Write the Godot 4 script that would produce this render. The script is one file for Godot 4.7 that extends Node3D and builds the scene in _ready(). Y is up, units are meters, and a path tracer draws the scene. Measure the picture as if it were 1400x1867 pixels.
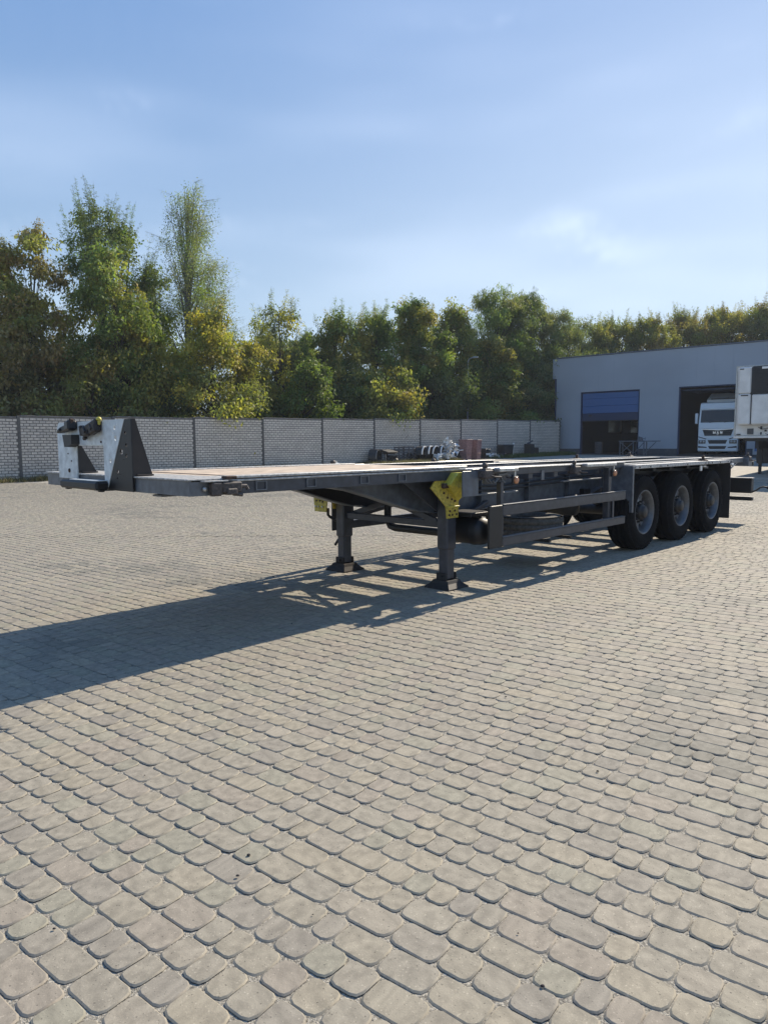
extends Node3D

# ------------------------------------------------------------------ frames of reference (metres)
const K := 1.04
var rng := RandomNumberGenerator.new()
var mats := {}
var noise_low := FastNoiseLite.new()
var noise_mid := FastNoiseLite.new()
var noise_stain := FastNoiseLite.new()

# ------------------------------------------------------------------ mesh builder
class Mb:
	var v := PackedVector3Array()
	var n := PackedVector3Array()
	var c := PackedColorArray()
	var i := PackedInt32Array()
	var tint := Color(1, 1, 1)
	func tri3(a: Vector3, b: Vector3, d: Vector3, na: Vector3, nb: Vector3, nd: Vector3) -> void:
		var k := v.size()
		v.append(a); v.append(b); v.append(d)
		n.append(na); n.append(nb); n.append(nd)
		c.append(tint); c.append(tint); c.append(tint)
		if (b - a).cross(d - a).dot(na + nb + nd) > 0.0:
			i.append(k); i.append(k + 2); i.append(k + 1)
		else:
			i.append(k); i.append(k + 1); i.append(k + 2)
	func poly(pts: Array, away: Vector3) -> void:
		var nn := Vector3.ZERO
		for q in range(1, pts.size() - 1):
			nn += (pts[q] - pts[0]).cross(pts[q + 1] - pts[0])
		nn = nn.normalized()
		if nn.dot(away) < 0.0:
			nn = -nn
		var k := v.size()
		for p in pts:
			v.append(p); n.append(nn); c.append(tint)
		var flip: bool = (pts[1] - pts[0]).cross(pts[2] - pts[0]).dot(nn) > 0.0
		for q in range(1, pts.size() - 1):
			i.append(k)
			if flip:
				i.append(k + q + 1); i.append(k + q)
			else:
				i.append(k + q); i.append(k + q + 1)
	func box(lo: Vector3, hi: Vector3, ch := 0.0, tf := Transform3D()) -> void:
		var m := (lo + hi) * 0.5
		var h := ((hi - lo) * 0.5).abs()
		ch = minf(ch, minf(h.x, minf(h.y, h.z)) * 0.45)
		for ax in 3:
			for sg in [-1.0, 1.0]:
				var b := (ax + 1) % 3
				var d := (ax + 2) % 3
				var pts := []
				for w in [[-1, -1], [1, -1], [1, 1], [-1, 1]]:
					var p := Vector3.ZERO
					p[ax] = sg * h[ax]
					p[b] = w[0] * (h[b] - ch)
					p[d] = w[1] * (h[d] - ch)
					pts.append(tf * (m + p))
				var o := Vector3.ZERO
				o[ax] = sg
				poly(pts, tf.basis * o)
		if ch <= 0.0:
			return
		for ax in 3:
			var b := (ax + 1) % 3
			var d := (ax + 2) % 3
			for sb in [-1.0, 1.0]:
				for sd in [-1.0, 1.0]:
					var pts := []
					for w in [[-1, 0], [1, 0], [1, 1], [-1, 1]]:
						var p := Vector3.ZERO
						p[ax] = w[0] * (h[ax] - ch)
						p[b] = sb * (h[b] - (ch if w[1] == 1 else 0.0))
						p[d] = sd * (h[d] - (0.0 if w[1] == 1 else ch))
						pts.append(tf * (m + p))
					var o := Vector3.ZERO
					o[b] = sb
					o[d] = sd
					poly(pts, tf.basis * o)
		for sx in [-1.0, 1.0]:
			for sy in [-1.0, 1.0]:
				for sz in [-1.0, 1.0]:
					var s := Vector3(sx, sy, sz)
					var pts := []
					for ax in 3:
						var p := s * (h - Vector3.ONE * ch)
						p[ax] = s[ax] * h[ax]
						pts.append(tf * (m + p))
					poly(pts, tf.basis * s)
	func bar(a: Vector3, b: Vector3, w: float, h: float, ch := 0.0, up := Vector3.UP) -> void:
		var x := (b - a).normalized()
		if absf(x.dot(up)) > 0.99:
			up = Vector3.RIGHT
		var z := x.cross(up).normalized()
		var y := z.cross(x)
		var l := a.distance_to(b)
		box(Vector3(0, -h / 2, -w / 2), Vector3(l, h / 2, w / 2), ch, Transform3D(Basis(x, y, z), a))
	func tube(pts: Array, r: Variant, sides := 8, caps := true) -> void:
		var rings := []
		var rn := []
		for k in pts.size():
			var t: Vector3 = (pts[mini(k + 1, pts.size() - 1)] - pts[maxi(k - 1, 0)]).normalized()
			var u := Vector3.UP if absf(t.y) < 0.9 else Vector3.RIGHT
			var a := t.cross(u).normalized()
			var b := a.cross(t)
			var rr: float = r[k] if r is Array else r
			var ring := []
			var nr := []
			for s in sides:
				var an := TAU * s / sides
				var d := a * cos(an) + b * sin(an)
				ring.append(pts[k] + d * rr)
				nr.append(d)
			rings.append(ring)
			rn.append(nr)
		for k in pts.size() - 1:
			for s in sides:
				var e := (s + 1) % sides
				tri3(rings[k][s], rings[k + 1][s], rings[k + 1][e], rn[k][s], rn[k + 1][s], rn[k + 1][e])
				tri3(rings[k][s], rings[k + 1][e], rings[k][e], rn[k][s], rn[k + 1][e], rn[k][e])
		if caps:
			poly(rings[0], pts[0] - pts[1])
			poly(rings[-1], pts[-1] - pts[-2])
	func lathe(prof: Array, tf: Transform3D, segs := 32, smooth := true) -> void:
		# prof: Vector2(radius, height) ; turned about the y axis of tf
		var nr := []
		for k in prof.size():
			var d := Vector2.ZERO
			if k > 0:
				d += (prof[k] - prof[k - 1]).normalized()
			if k < prof.size() - 1:
				d += (prof[k + 1] - prof[k]).normalized()
			nr.append(Vector2(d.y, -d.x).normalized())
		for k in prof.size() - 1:
			var d: Vector2 = (prof[k + 1] - prof[k]).normalized()
			var fl := Vector2(d.y, -d.x)
			var n0: Vector2 = nr[k] if smooth and nr[k].dot(fl) > 0.75 else fl
			var n1: Vector2 = nr[k + 1] if smooth and nr[k + 1].dot(fl) > 0.75 else fl
			for s in segs:
				var a := TAU * s / segs
				var b := TAU * (s + 1) / segs
				var ca := Vector3(cos(a), 0, sin(a))
				var cb := Vector3(cos(b), 0, sin(b))
				var p := [ca * prof[k].x + Vector3(0, prof[k].y, 0), cb * prof[k].x + Vector3(0, prof[k].y, 0), cb * prof[k + 1].x + Vector3(0, prof[k + 1].y, 0), ca * prof[k + 1].x + Vector3(0, prof[k + 1].y, 0)]
				var q := [ca * n0.x + Vector3(0, n0.y, 0), cb * n0.x + Vector3(0, n0.y, 0), cb * n1.x + Vector3(0, n1.y, 0), ca * n1.x + Vector3(0, n1.y, 0)]
				for w in 4:
					p[w] = tf * p[w]
					q[w] = tf.basis * q[w]
				if prof[k].x > 1e-5:
					tri3(p[0], p[1], p[2], q[0], q[1], q[2])
				if prof[k + 1].x > 1e-5:
					tri3(p[0], p[2], p[3], q[0], q[2], q[3])
	func prism(outline: Array, depth: float, tf: Transform3D) -> void:
		# outline in the xy plane of tf, thick along z from 0 to depth
		var pv := PackedVector2Array(outline)
		var ids := Geometry2D.triangulate_polygon(pv)
		for z in [0.0, depth]:
			var nn := tf.basis * Vector3(0, 0, -1.0 if z == 0.0 else 1.0)
			for t in range(0, ids.size(), 3):
				var a := tf * Vector3(pv[ids[t]].x, pv[ids[t]].y, z)
				var b := tf * Vector3(pv[ids[t + 1]].x, pv[ids[t + 1]].y, z)
				var d := tf * Vector3(pv[ids[t + 2]].x, pv[ids[t + 2]].y, z)
				tri3(a, b, d, nn, nn, nn)
		var area := 0.0
		for k in pv.size():
			var e := (k + 1) % pv.size()
			area += pv[k].x * pv[e].y - pv[e].x * pv[k].y
		for k in pv.size():
			var e := (k + 1) % pv.size()
			var dd := pv[e] - pv[k]
			var o := Vector3(dd.y, -dd.x, 0) * signf(area)
			poly([tf * Vector3(pv[k].x, pv[k].y, 0), tf * Vector3(pv[e].x, pv[e].y, 0), tf * Vector3(pv[e].x, pv[e].y, depth), tf * Vector3(pv[k].x, pv[k].y, depth)], tf.basis * o)
	func mesh() -> ArrayMesh:
		var m := ArrayMesh.new()
		if i.is_empty():
			return m
		var ar := []
		ar.resize(Mesh.ARRAY_MAX)
		ar[Mesh.ARRAY_VERTEX] = v
		ar[Mesh.ARRAY_NORMAL] = n
		ar[Mesh.ARRAY_COLOR] = c
		ar[Mesh.ARRAY_INDEX] = i
		m.add_surface_from_arrays(Mesh.PRIMITIVE_TRIANGLES, ar)
		return m

var used := {}
func numbered(called: String) -> String:
	used[called] = used.get(called, -1) + 1
	return called if used[called] == 0 else "%s_%03d" % [called, used[called]]

func tag(o: Node, label: String, category: String, group := "") -> Node:
	o.set_meta("label", label)
	o.set_meta("category", category)
	if group:
		o.set_meta("group", group)
	return o

func thing(called: String, label: String, category: String, group := "", tf := Transform3D()) -> Node3D:
	var o := Node3D.new()
	o.name = numbered(called)
	o.transform = tf
	add_child(o, true)
	tag(o, label, category, group)
	return o

var counts := {}
func put(called: String, mesh: Mesh, mat: Material, parent: Node) -> MeshInstance3D:
	var o := MeshInstance3D.new()
	var key := "%d/%s" % [parent.get_instance_id(), called]
	counts[key] = counts.get(key, -1) + 1
	o.name = called if counts[key] == 0 else "%s_%03d" % [called, counts[key]]
	o.mesh = mesh
	o.material_override = mat
	parent.add_child(o, true)
	return o

func obj(called: String, b: Mb, mat: Material, parent: Node) -> MeshInstance3D:
	return put(called, b.mesh(), mat, parent)

func struct(called: String, b: Mb, mat: Material, parent: Node = self) -> MeshInstance3D:
	var o := obj(called, b, mat, parent)
	o.set_meta("kind", "structure")
	return o

# ------------------------------------------------------------------ materials
func lin(r: float, g: float, b: float) -> Color:
	return Color(r, g, b).linear_to_srgb()

func grey_noise(w: int, freq: float, oct: int, lo: float, hi: float, sd: int, kind := FastNoiseLite.TYPE_SIMPLEX_SMOOTH) -> NoiseTexture2D:
	var f := FastNoiseLite.new()
	f.noise_type = kind
	f.frequency = freq
	f.fractal_octaves = oct
	f.seed = sd
	var t := NoiseTexture2D.new()
	t.width = w
	t.height = w
	t.seamless = true
	t.noise = f
	var g := Gradient.new()
	g.set_color(0, Color(lo, lo, lo))
	g.set_color(1, Color(hi, hi, hi))
	t.color_ramp = g
	return t

func mat(called: String, col: Color, rough := 0.7, metal := 0.0, tex: Texture2D = null, scale := 1.0, world := false) -> StandardMaterial3D:
	var m := StandardMaterial3D.new()
	m.resource_name = called
	m.albedo_color = col
	m.roughness = rough
	m.metallic = metal
	if tex:
		m.albedo_texture = tex
		m.uv1_triplanar = true
		m.uv1_world_triplanar = world
		m.uv1_scale = Vector3.ONE * scale
	mats[called] = m
	return m

func speckle_image(sd: int) -> ImageTexture:
	# grain of cast concrete: fine sand, a few pale and dark aggregate dots, faint blotches
	var r := RandomNumberGenerator.new()
	r.seed = sd
	var f := FastNoiseLite.new()
	f.seed = sd
	f.frequency = 0.02
	f.fractal_octaves = 4
	var S := 512
	var d := PackedByteArray()
	d.resize(S * S)
	for y in S:
		for x in S:
			# periodic blotches from a torus-mapped sample
			var a := TAU * x / S
			var b := TAU * y / S
			var q := f.get_noise_3d(cos(a) * 90.0 + cos(b) * 37.0, sin(a) * 90.0 + sin(b) * 61.0, cos(b) * 90.0)
			d[y * S + x] = clampi(int(208 + 34.0 * q + r.randf_range(-13, 13)), 0, 255)
	for k in 900:
		var cx := r.randi() % S
		var cy := r.randi() % S
		var bright := r.randf() < 0.6
		var rad := 1 if r.randf() < 0.8 else 2
		for yy in range(-rad, rad + 1):
			for xx in range(-rad, rad + 1):
				if xx * xx + yy * yy <= rad * rad:
					var id := ((cy + yy + S) % S) * S + (cx + xx + S) % S
					d[id] = clampi(d[id] + (38 if bright else -60), 0, 255)
	var im := Image.create_from_data(S, S, false, Image.FORMAT_L8, d)
	return ImageTexture.create_from_image(im)

func make_materials() -> void:
	var grain := speckle_image(4)
	var dirt := grey_noise(512, 0.012, 5, 0.72, 1.0, 3)
	var wear := grey_noise(512, 0.02, 5, 0.55, 1.0, 8)
	mats["grain_tex"] = grain
	mats["dirt_tex"] = dirt
	var fine := grey_noise(512, 0.12, 3, 0.0, 1.0, 21)
	for k in 12:
		var base: Color = [lin(0.418, 0.377, 0.290), lin(0.406, 0.368, 0.290), lin(0.393, 0.356, 0.286), lin(0.436, 0.389, 0.294), lin(0.413, 0.375, 0.294), lin(0.395, 0.371, 0.285), lin(0.406, 0.358, 0.285), lin(0.370, 0.336, 0.273), lin(0.426, 0.382, 0.300), lin(0.326, 0.301, 0.245), lin(0.287, 0.271, 0.220), lin(0.359, 0.329, 0.264)][k]
		var m := mat("paver%d" % k, base, 0.85, 0.0, grain, 1.6, true)
		m.heightmap_enabled = true
		m.heightmap_texture = fine
		m.heightmap_scale = 0.04
	var pm := mat("paver_mass", Color.WHITE, 0.85, 0.0, grain, 1.6, true)
	pm.vertex_color_use_as_albedo = true
	var sand := mat("joint_sand", lin(.56, .52, .43), 0.95, 0.0, grey_noise(512, 0.05, 5, 0.4, 1.0, 12), 3.0, true)
	sand.heightmap_enabled = true
	sand.heightmap_texture = fine
	sand.heightmap_scale = 0.25
	mat("yard_far", lin(.41, .385, .325), 0.9, 0.0, grey_noise(512, 0.03, 5, 0.78, 1.0, 15), 0.25, true)
	mat("soil", lin(.22, .19, .13), 1.0, 0.0, wear, 0.8, true)
	# trailer
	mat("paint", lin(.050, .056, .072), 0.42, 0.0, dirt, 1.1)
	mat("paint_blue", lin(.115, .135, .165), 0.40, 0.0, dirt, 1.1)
	mat("paint_grey", lin(.15, .165, .185), 0.45, 0.0, dirt, 1.3)
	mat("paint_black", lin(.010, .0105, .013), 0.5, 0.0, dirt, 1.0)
	mat("paint_brown", lin(.026, .019, .017), 0.6, 0.0, dirt, 1.0)
	mat("pale_plate", lin(.72, .77, .78), 0.45, 0.0, grey_noise(256, 0.03, 5, 0.80, 1.0, 61), 1.4)
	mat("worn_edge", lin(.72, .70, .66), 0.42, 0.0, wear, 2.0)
	mat("rust", lin(.11, .065, .045), 0.85, 0.0, wear, 3.0)
	mat("old_iron", lin(.12, .10, .092), 0.7, 0.0, wear, 3.0)
	mat("dark_rust", lin(.045, .034, .028), 0.85, 0.0, wear, 3.0)
	mat("hub_silver", lin(.25, .26, .28), 0.33, 0.4, dirt, 3.0)
	mat("deck", lin(.66, .53, .40), 0.8, 0.0, dirt, 0.7)
	mat("galv", lin(.55, .56, .56), 0.35, 0.7, dirt, 3.0)
	mat("rim_steel", lin(.155, .165, .18), 0.35, 0.3, dirt, 2.0)
	mat("tyre", lin(.010, .0105, .012), 0.92, 0.0, dirt, 2.0)
	mats.tyre.metallic_specular = 0.25
	mat("tyre_dusty", lin(.16, .15, .135), 0.9, 0.0, wear, 2.0)
	mat("rubber", lin(.02, .02, .021), 0.7)
	mat("yellow", lin(.74, .63, .09), 0.45, 0.0, dirt, 3.0)
	mat("yellow_dirty", lin(.68, .54, .08), 0.5, 0.0, grey_noise(256, 0.03, 5, 0.62, 1.0, 62), 3.0)
	mat("orange_lens", lin(.50, .23, .12), 0.2)
	mat("red_lens", lin(.5, .03, .02), 0.2)
	mat("white_lens", lin(.75, .75, .72), 0.25)
	# fence and building
	mat("fence_joint", lin(.24, .22, .20), 0.95, 0.0, dirt, 0.8, true)
	mat("fence_post", lin(.16, .15, .14), 0.9, 0.0, dirt, 0.8, true)
	mat("coping", lin(.27, .265, .255), 0.9, 0.0, wear, 0.7, true)
	for k in 4:
		mat("brick%d" % k, [lin(.82, .735, .63), lin(.77, .69, .595), lin(.84, .76, .66), lin(.70, .63, .555)][k], 0.9, 0.0, dirt, 1.7, true)
	var bm := mat("brick_mass", Color.WHITE, 0.9, 0.0, dirt, 1.7, true)
	bm.vertex_color_use_as_albedo = true
	mat("facade", lin(.335, .375, .425), 0.55, 0.0, grey_noise(512, 0.006, 3, 0.93, 1.0, 31), 0.1, true)
	mat("facade_joint", lin(.30, .338, .39), 0.6)
	mat("plinth", lin(.09, .10, .115), 0.9, 0.0, dirt, 0.8, true)
	mat("blue_door", lin(.038, .11, .28), 0.5)
	mat("blue_trim", lin(.012, .030, .085), 0.5)
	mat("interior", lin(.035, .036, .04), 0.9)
	mat("roofing", lin(.20, .20, .21), 0.9)
	mat("frosted", lin(.55, .6, .58), 0.3)
	var gl := mat("window_glass", Color(0.03, 0.045, 0.06, 1.0), 0.08)
	gl.metallic_specular = 0.6
	mat("lorry_white", lin(.70, .75, .78), 0.3)
	mat("reefer_white", lin(.74, .74, .72), 0.35, 0.0, grey_noise(256, 0.02, 4, 0.9, 1.0, 51), 0.4)
	mat("dark_plastic", lin(.018, .019, .021), 0.55)
	mat("chrome", lin(.75, .76, .78), 0.25, 0.9)
	mat("bin_pink", lin(.34, .20, .195), 0.65, 0.0, dirt, 1.0)
	mat("scrap_silver", lin(.62, .63, .64), 0.3, 0.75)
	mat("scrap_white", lin(.72, .72, .70), 0.5)
	mat("crate_grey", lin(.10, .10, .11), 0.8, 0.0, dirt, 1.0)
	mat("pole_steel", lin(.30, .31, .31), 0.5, 0.4)
	# plants
	mat("bark", lin(.085, .07, .055), 0.95, 0.0, wear, 2.0)
	mat("birch_bark", lin(.45, .44, .41), 0.9, 0.0, grey_noise(256, 0.03, 3, 0.25, 1.0, 41), 1.5)
	var leaf := mat("leaf", Color.WHITE, 0.6)
	leaf.vertex_color_use_as_albedo = true
	leaf.backlight_enabled = true
	leaf.backlight = Color(0.96, 1.0, 0.62)
	leaf.metallic_specular = 0.35
	leaf.cull_mode = BaseMaterial3D.CULL_DISABLED
	var gr := mat("grass_blade", Color.WHITE, 0.8)
	gr.vertex_color_use_as_albedo = true
	gr.cull_mode = BaseMaterial3D.CULL_DISABLED
	gr.backlight_enabled = true
	gr.backlight = Color(0.7, 0.75, 0.5)

# ------------------------------------------------------------------ the lie of the land (f = metres ahead of the camera)
func hgt(f: float) -> float:
	var e := f - 17.0
	var s := 0.5 * (e + sqrt(e * e + 9.0)) - 0.22      # soft knee
	s = maxf(0.0, s) if f > 12.0 else 0.0
	return minf(0.0212 * s, 0.74 + 0.002 * maxf(0.0, f - 51.0))

func at(x: float, f: float, up := 0.0) -> Vector3:
	return Vector3(x, hgt(f) + up, -f)

# ------------------------------------------------------------------ main
func _ready() -> void:
	rng.seed = 20240917
	camera_and_light()
	make_materials()
	noise_low.seed = 5
	noise_low.frequency = 0.35
	noise_low.fractal_octaves = 3
	noise_mid.seed = 9
	noise_mid.frequency = 1.7
	noise_stain.seed = 31
	noise_stain.frequency = 0.30
	noise_stain.fractal_octaves = 3
	ground()
	fence()
	workshop()
	trees()
	trailer()
	lorry()
	reefer()
	yard_clutter()
	grasses()

func camera_and_light() -> void:
	var cam := Camera3D.new()
	cam.name = "camera"
	cam.fov = 71.7
	cam.near = 0.05
	cam.far = 900.0
	cam.position = Vector3(0, 1.558, 0)
	cam.rotation_degrees = Vector3(-5.485, 0, -0.278)
	add_child(cam)
	cam.current = true
	var sky_mat := ProceduralSkyMaterial.new()
	sky_mat.sky_top_color = lin(.085, .195, .43)
	sky_mat.sky_horizon_color = lin(.48, .605, .675)
	sky_mat.sky_curve = 0.2
	sky_mat.ground_bottom_color = lin(.22, .21, .19)
	sky_mat.ground_horizon_color = lin(.38, .38, .37)
	sky_mat.sky_cover = clouds()
	sky_mat.sky_cover_modulate = Color(1, 1, 1)
	var sky := Sky.new()
	sky.sky_material = sky_mat
	var env := Environment.new()
	env.background_mode = Environment.BG_SKY
	env.sky = sky
	env.tonemap_mode = Environment.TONE_MAPPER_LINEAR
	env.tonemap_exposure = 1.5
	env.fog_enabled = true
	env.fog_density = 0.0006
	env.fog_light_color = Color(0.88, 0.91, 0.95)
	env.sdfgi_enabled = true
	env.ssao_enabled = true
	env.ssil_enabled = true
	var we := WorldEnvironment.new()
	we.name = "environment"
	we.environment = env
	add_child(we)
	var sun := DirectionalLight3D.new()
	sun.name = "sun"
	sun.light_energy = 1.6
	sun.light_color = Color(1.0, 0.945, 0.86)
	sun.light_angular_distance = 0.5
	sun.shadow_enabled = true
	sun.sky_mode = DirectionalLight3D.SKY_MODE_LIGHT_ONLY
	sun.look_at_from_position(sun_towards() * 50.0, Vector3.ZERO, Vector3.UP)
	add_child(sun)

func sun_towards() -> Vector3:
	var az := deg_to_rad(37.6)
	var el := deg_to_rad(34.8)
	return Vector3(sin(az) * cos(el), sin(el), -cos(az) * cos(el))

func clouds() -> ImageTexture:
	# thin cirrus over the whole sky, streaked, thicker low down
	var W := 1024
	var H := 512
	var f := FastNoiseLite.new()
	f.seed = 77
	f.fractal_octaves = 7
	f.frequency = 1.0
	f.domain_warp_enabled = true
	f.domain_warp_amplitude = 0.6
	f.domain_warp_frequency = 1.3
	var g := FastNoiseLite.new()
	g.seed = 12
	g.frequency = 0.9
	g.fractal_octaves = 3
	var sun_dir := sun_towards()
	var d := PackedByteArray()
	d.resize(W * H * 4)
	for y in H:
		var el := (0.5 - (y + 0.5) / H) * PI
		for x in W:
			var o := (y * W + x) * 4
			d[o] = 255; d[o + 1] = 252; d[o + 2] = 248
			if el <= 0.0:
				d[o + 3] = 0
				continue
			var a := TAU * (x + 0.5) / W
			var dir := Vector3(cos(el) * sin(a), sin(el), -cos(el) * cos(a))
			# broad soft veils, drawn out along the horizon
			var veil := smoothstep(-0.15, 0.75, g.get_noise_3d(dir.x * 1.6 + 1.0, el * 7.5, dir.z * 1.6))
			var t := 0.085 * veil * smoothstep(0.0, 0.12, dir.y) * smoothstep(0.75, 0.25, dir.y)
			# a few patches of finer cirrus
			var dw := dir.rotated(Vector3.UP, deg_to_rad(21.0))
			var cov := smoothstep(0.0, 0.45, g.get_noise_3d(dw.x * 2.4 + 9.0, (el - 0.11) * 4.2 + 3.0, dw.z * 2.4 + 6.7))
			var fine := smoothstep(0.05, 0.6, f.get_noise_3d(dw.x * 3.2 + el * 1.4, (el - 0.11) * 11.0, dw.z * 3.2))
			t += 0.15 * cov * fine * smoothstep(0.1, 0.3, dir.y)
			# pale air towards the sun
			t += 0.26 * pow(maxf(0.0, dir.dot(sun_dir)), 5.0) * smoothstep(0.9, 0.2, dir.y)
			d[o + 3] = clampi(int(255 * t), 0, 255)
	return ImageTexture.create_from_image(Image.create_from_data(W, H, false, Image.FORMAT_RGBA8, d))

# ------------------------------------------------------------------ ground and paving
func paver_outline(l: float, w: float, r: float, steps: int, jit: float, rg: RandomNumberGenerator) -> Array:
	var pts := []
	var cs := [[1, 1, 0.0], [-1, 1, PI / 2], [-1, -1, PI], [1, -1, PI * 1.5]]
	for q in cs:
		var rr := r * rg.randf_range(0.75, 1.25)
		for k in steps:
			var a: float = q[2] + (PI / 2) * k / (steps - 1)
			pts.append(Vector2(q[0] * (l / 2 - rr) + cos(a) * rr + rg.randf_range(-jit, jit), q[1] * (w / 2 - rr) + sin(a) * rr + rg.randf_range(-jit, jit)))
	return pts

func paver_shape(outline: Array, tf: Transform3D, b: Mb, inset: float, drop: float) -> void:
	var k0 := b.v.size()
	var m := outline.size()
	var up := tf.basis.y.normalized()
	var hx := 0.0
	var hy := 0.0
	for p in outline:
		hx = maxf(hx, absf(p.x))
		hy = maxf(hy, absf(p.y))
	var rim := []
	for p in outline:
		rim.append(tf * Vector3(p.x * (1.0 - inset / hx), 0, p.y * (1.0 - inset / hy)))
	for q in rim:
		b.v.append(q); b.n.append(up); b.c.append(b.tint)
	# a crisp chamfer with its own normals
	for k in m:
		var p: Vector2 = outline[k]
		var o: Vector3 = tf.basis * Vector3(p.x / hx, 0, p.y / hy).normalized()
		var nn := (o * 0.55 + up * 0.83).normalized()
		b.v.append(rim[k]); b.n.append(nn); b.c.append(b.tint)
	for k in m:
		var p: Vector2 = outline[k]
		b.v.append(tf * Vector3(p.x, -drop, p.y)); b.n.append(b.n[k0 + m + k]); b.c.append(b.tint)
	for q in range(1, m - 1):
		b.i.append(k0); b.i.append(k0 + q); b.i.append(k0 + q + 1)
	for q in m:
		var e := (q + 1) % m
		b.i.append(k0 + m + q); b.i.append(k0 + 2 * m + q); b.i.append(k0 + 2 * m + e)
		b.i.append(k0 + m + q); b.i.append(k0 + 2 * m + e); b.i.append(k0 + m + e)

func ground() -> void:
	# one sheet to the horizon, following the rise of the yard
	var b := Mb.new()
	var fs := [-60.0, -10.0, 0.0, 4.0, 8.0, 12.0, 13.0, 14.0, 15.0, 16.0, 17.0, 18.0, 19.0, 20.0, 22.0, 24.0, 26.0, 30.0, 36.0, 44.0, 51.0, 52.0, 60.0, 90.0, 160.0, 600.0]
	for k in fs.size() - 1:
		var f0: float = fs[k]
		var f1: float = fs[k + 1]
		b.poly([Vector3(-500, hgt(f0) - 0.0064, -f0), Vector3(500, hgt(f0) - 0.0064, -f0), Vector3(500, hgt(f1) - 0.0064, -f1), Vector3(-500, hgt(f1) - 0.0064, -f1)], Vector3.UP)
	var g := struct("ground", b, mats.joint_sand)
	# the far part of the yard, where stones are too small to tell apart
	b = Mb.new()
	for k in range(fs.find(26.0), fs.find(60.0)):
		var f0: float = fs[k]
		var f1: float = fs[k + 1]
		b.poly([Vector3(-70, hgt(f0) + 0.0, -f0), Vector3(70, hgt(f0) + 0.0, -f0), Vector3(70, hgt(f1) + 0.0, -f1), Vector3(-70, hgt(f1) + 0.0, -f1)], Vector3.UP)
	struct("far_pavement", b, mats.yard_far)
	# paving stones in rows
	var az := deg_to_rad(128.5)
	var e1 := Vector2(sin(az), cos(az))             # along a row, in (x, f)
	var e2 := Vector2(-e1.y, e1.x)                  # across the rows
	var lens := [0.0905, 0.1175, 0.1775]
	var stones := []
	for j in range(-264, 336):
		var q := j * 0.1216
		var u := -32.0 + rng.randf() * 0.18
		while u < 32.0:
			var li := 0 if rng.randf() < 0.36 else (1 if rng.randf() < 0.55 else 2)
			var l: float = lens[li]
			var c := e1 * (u + l / 2) + e2 * q
			u += l + 0.0035
			if c.y < 0.9 or c.y > 26.1 or absf(c.x) > c.y * 0.60 + 1.1:
				continue
			stones.append([c.x, c.y, li, l])
	var near := []
	for k in stones.size():
		var s: Array = stones[k]
		if s[1] > 1.75 and absf(s[0]) < s[1] * 0.56 + 0.05 and s[1] < 4.6:
			near.append([s[3] / pow(s[0] * s[0] + s[1] * s[1] + 2.4, 1.5), k])
	near.sort_custom(func(x, y): return x[0] > y[0])
	near.resize(mini(300, near.size()))
	var single := {}
	for e in near:
		single[e[1]] = true
	# shapes for the single ones
	var rg := RandomNumberGenerator.new()
	rg.seed = 3
	var shapes := []
	for li in 3:
		var row := []
		for w in 5:
			var sb := Mb.new()
			paver_shape(paver_outline(lens[li], 0.1185, 0.027, 3, 0.0012, rg), Transform3D(), sb, 0.005, 0.0045)
			row.append(sb.mesh())
		shapes.append(row)
	var palette := []
	for k in 12:
		palette.append(mats["paver%d" % k].albedo_color.srgb_to_linear())
	var mass := Mb.new()
	var basis0 := Basis(Vector3(e1.x, 0, -e1.y), Vector3.UP, Vector3(e2.x, 0, -e2.y))
	if basis0.determinant() < 0:
		basis0 = Basis(Vector3(e1.x, 0, -e1.y), Vector3.UP, Vector3(-e2.x, 0, e2.y))
	for k in stones.size():
		var s: Array = stones[k]
		var tone := noise_low.get_noise_2d(s[0], s[1])
		var pick := 0
		var dice := rng.randf() + tone * 0.25
		if dice < 0.2: pick = 2 if rng.randf() < 0.5 else 6
		elif dice < 0.45: pick = 1 if rng.randf() < 0.6 else 7
		elif dice < 0.7: pick = 4 if rng.randf() < 0.5 else 5
		elif dice < 0.92: pick = 0 if rng.randf() < 0.6 else 8
		else: pick = 3
		var stain := noise_stain.get_noise_2d(s[0] * 0.55 + 2.0, s[1]) + 0.35 * noise_mid.get_noise_2d(s[0], s[1])
		if stain > 0.34 and rng.randf() < 0.75:
			pick = 10 if stain > 0.52 else (9 if rng.randf() < 0.5 else 11)
		var tilt := Basis(Vector3(rng.randf_range(-1, 1), 0, rng.randf_range(-1, 1)).normalized(), deg_to_rad(rng.randf_range(0, 0.9)))
		var turn := Basis(Vector3.UP, deg_to_rad(rng.randf_range(-1.2, 1.2)))
		var tf := Transform3D(tilt * basis0 * turn, at(s[0], s[1], rng.randf_range(-0.0018, 0.0018)))
		if single.has(k):
			var o := put("paving_stone", shapes[s[2]][rng.randi() % 5], mats["paver%d" % pick], g)
			o.transform = tf
		else:
			var v := 1.0 + 0.05 * tone + rng.randf_range(-0.05, 0.05)
			var col: Color = palette[pick]
			mass.tint = Color(col.r * v, col.g * v, col.b * v)
			if s[1] < 8.0:
				paver_shape(paver_outline(s[3], 0.1185, 0.027, 3, 0.0012, rng), tf, mass, 0.005, 0.0045)
			else:
				paver_shape(paver_outline(s[3], 0.1185, 0.024, 2, 0.0, rng), tf, mass, 0.005, 0.0045)
	var rest := obj("paving_stones", mass, mats.paver_mass, g)
	rest.set_meta("kind", "stuff")
	# bits of grit lying on the paving
	var gb := Mb.new()
	gb.tint = Color(0.03, 0.027, 0.024)
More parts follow.
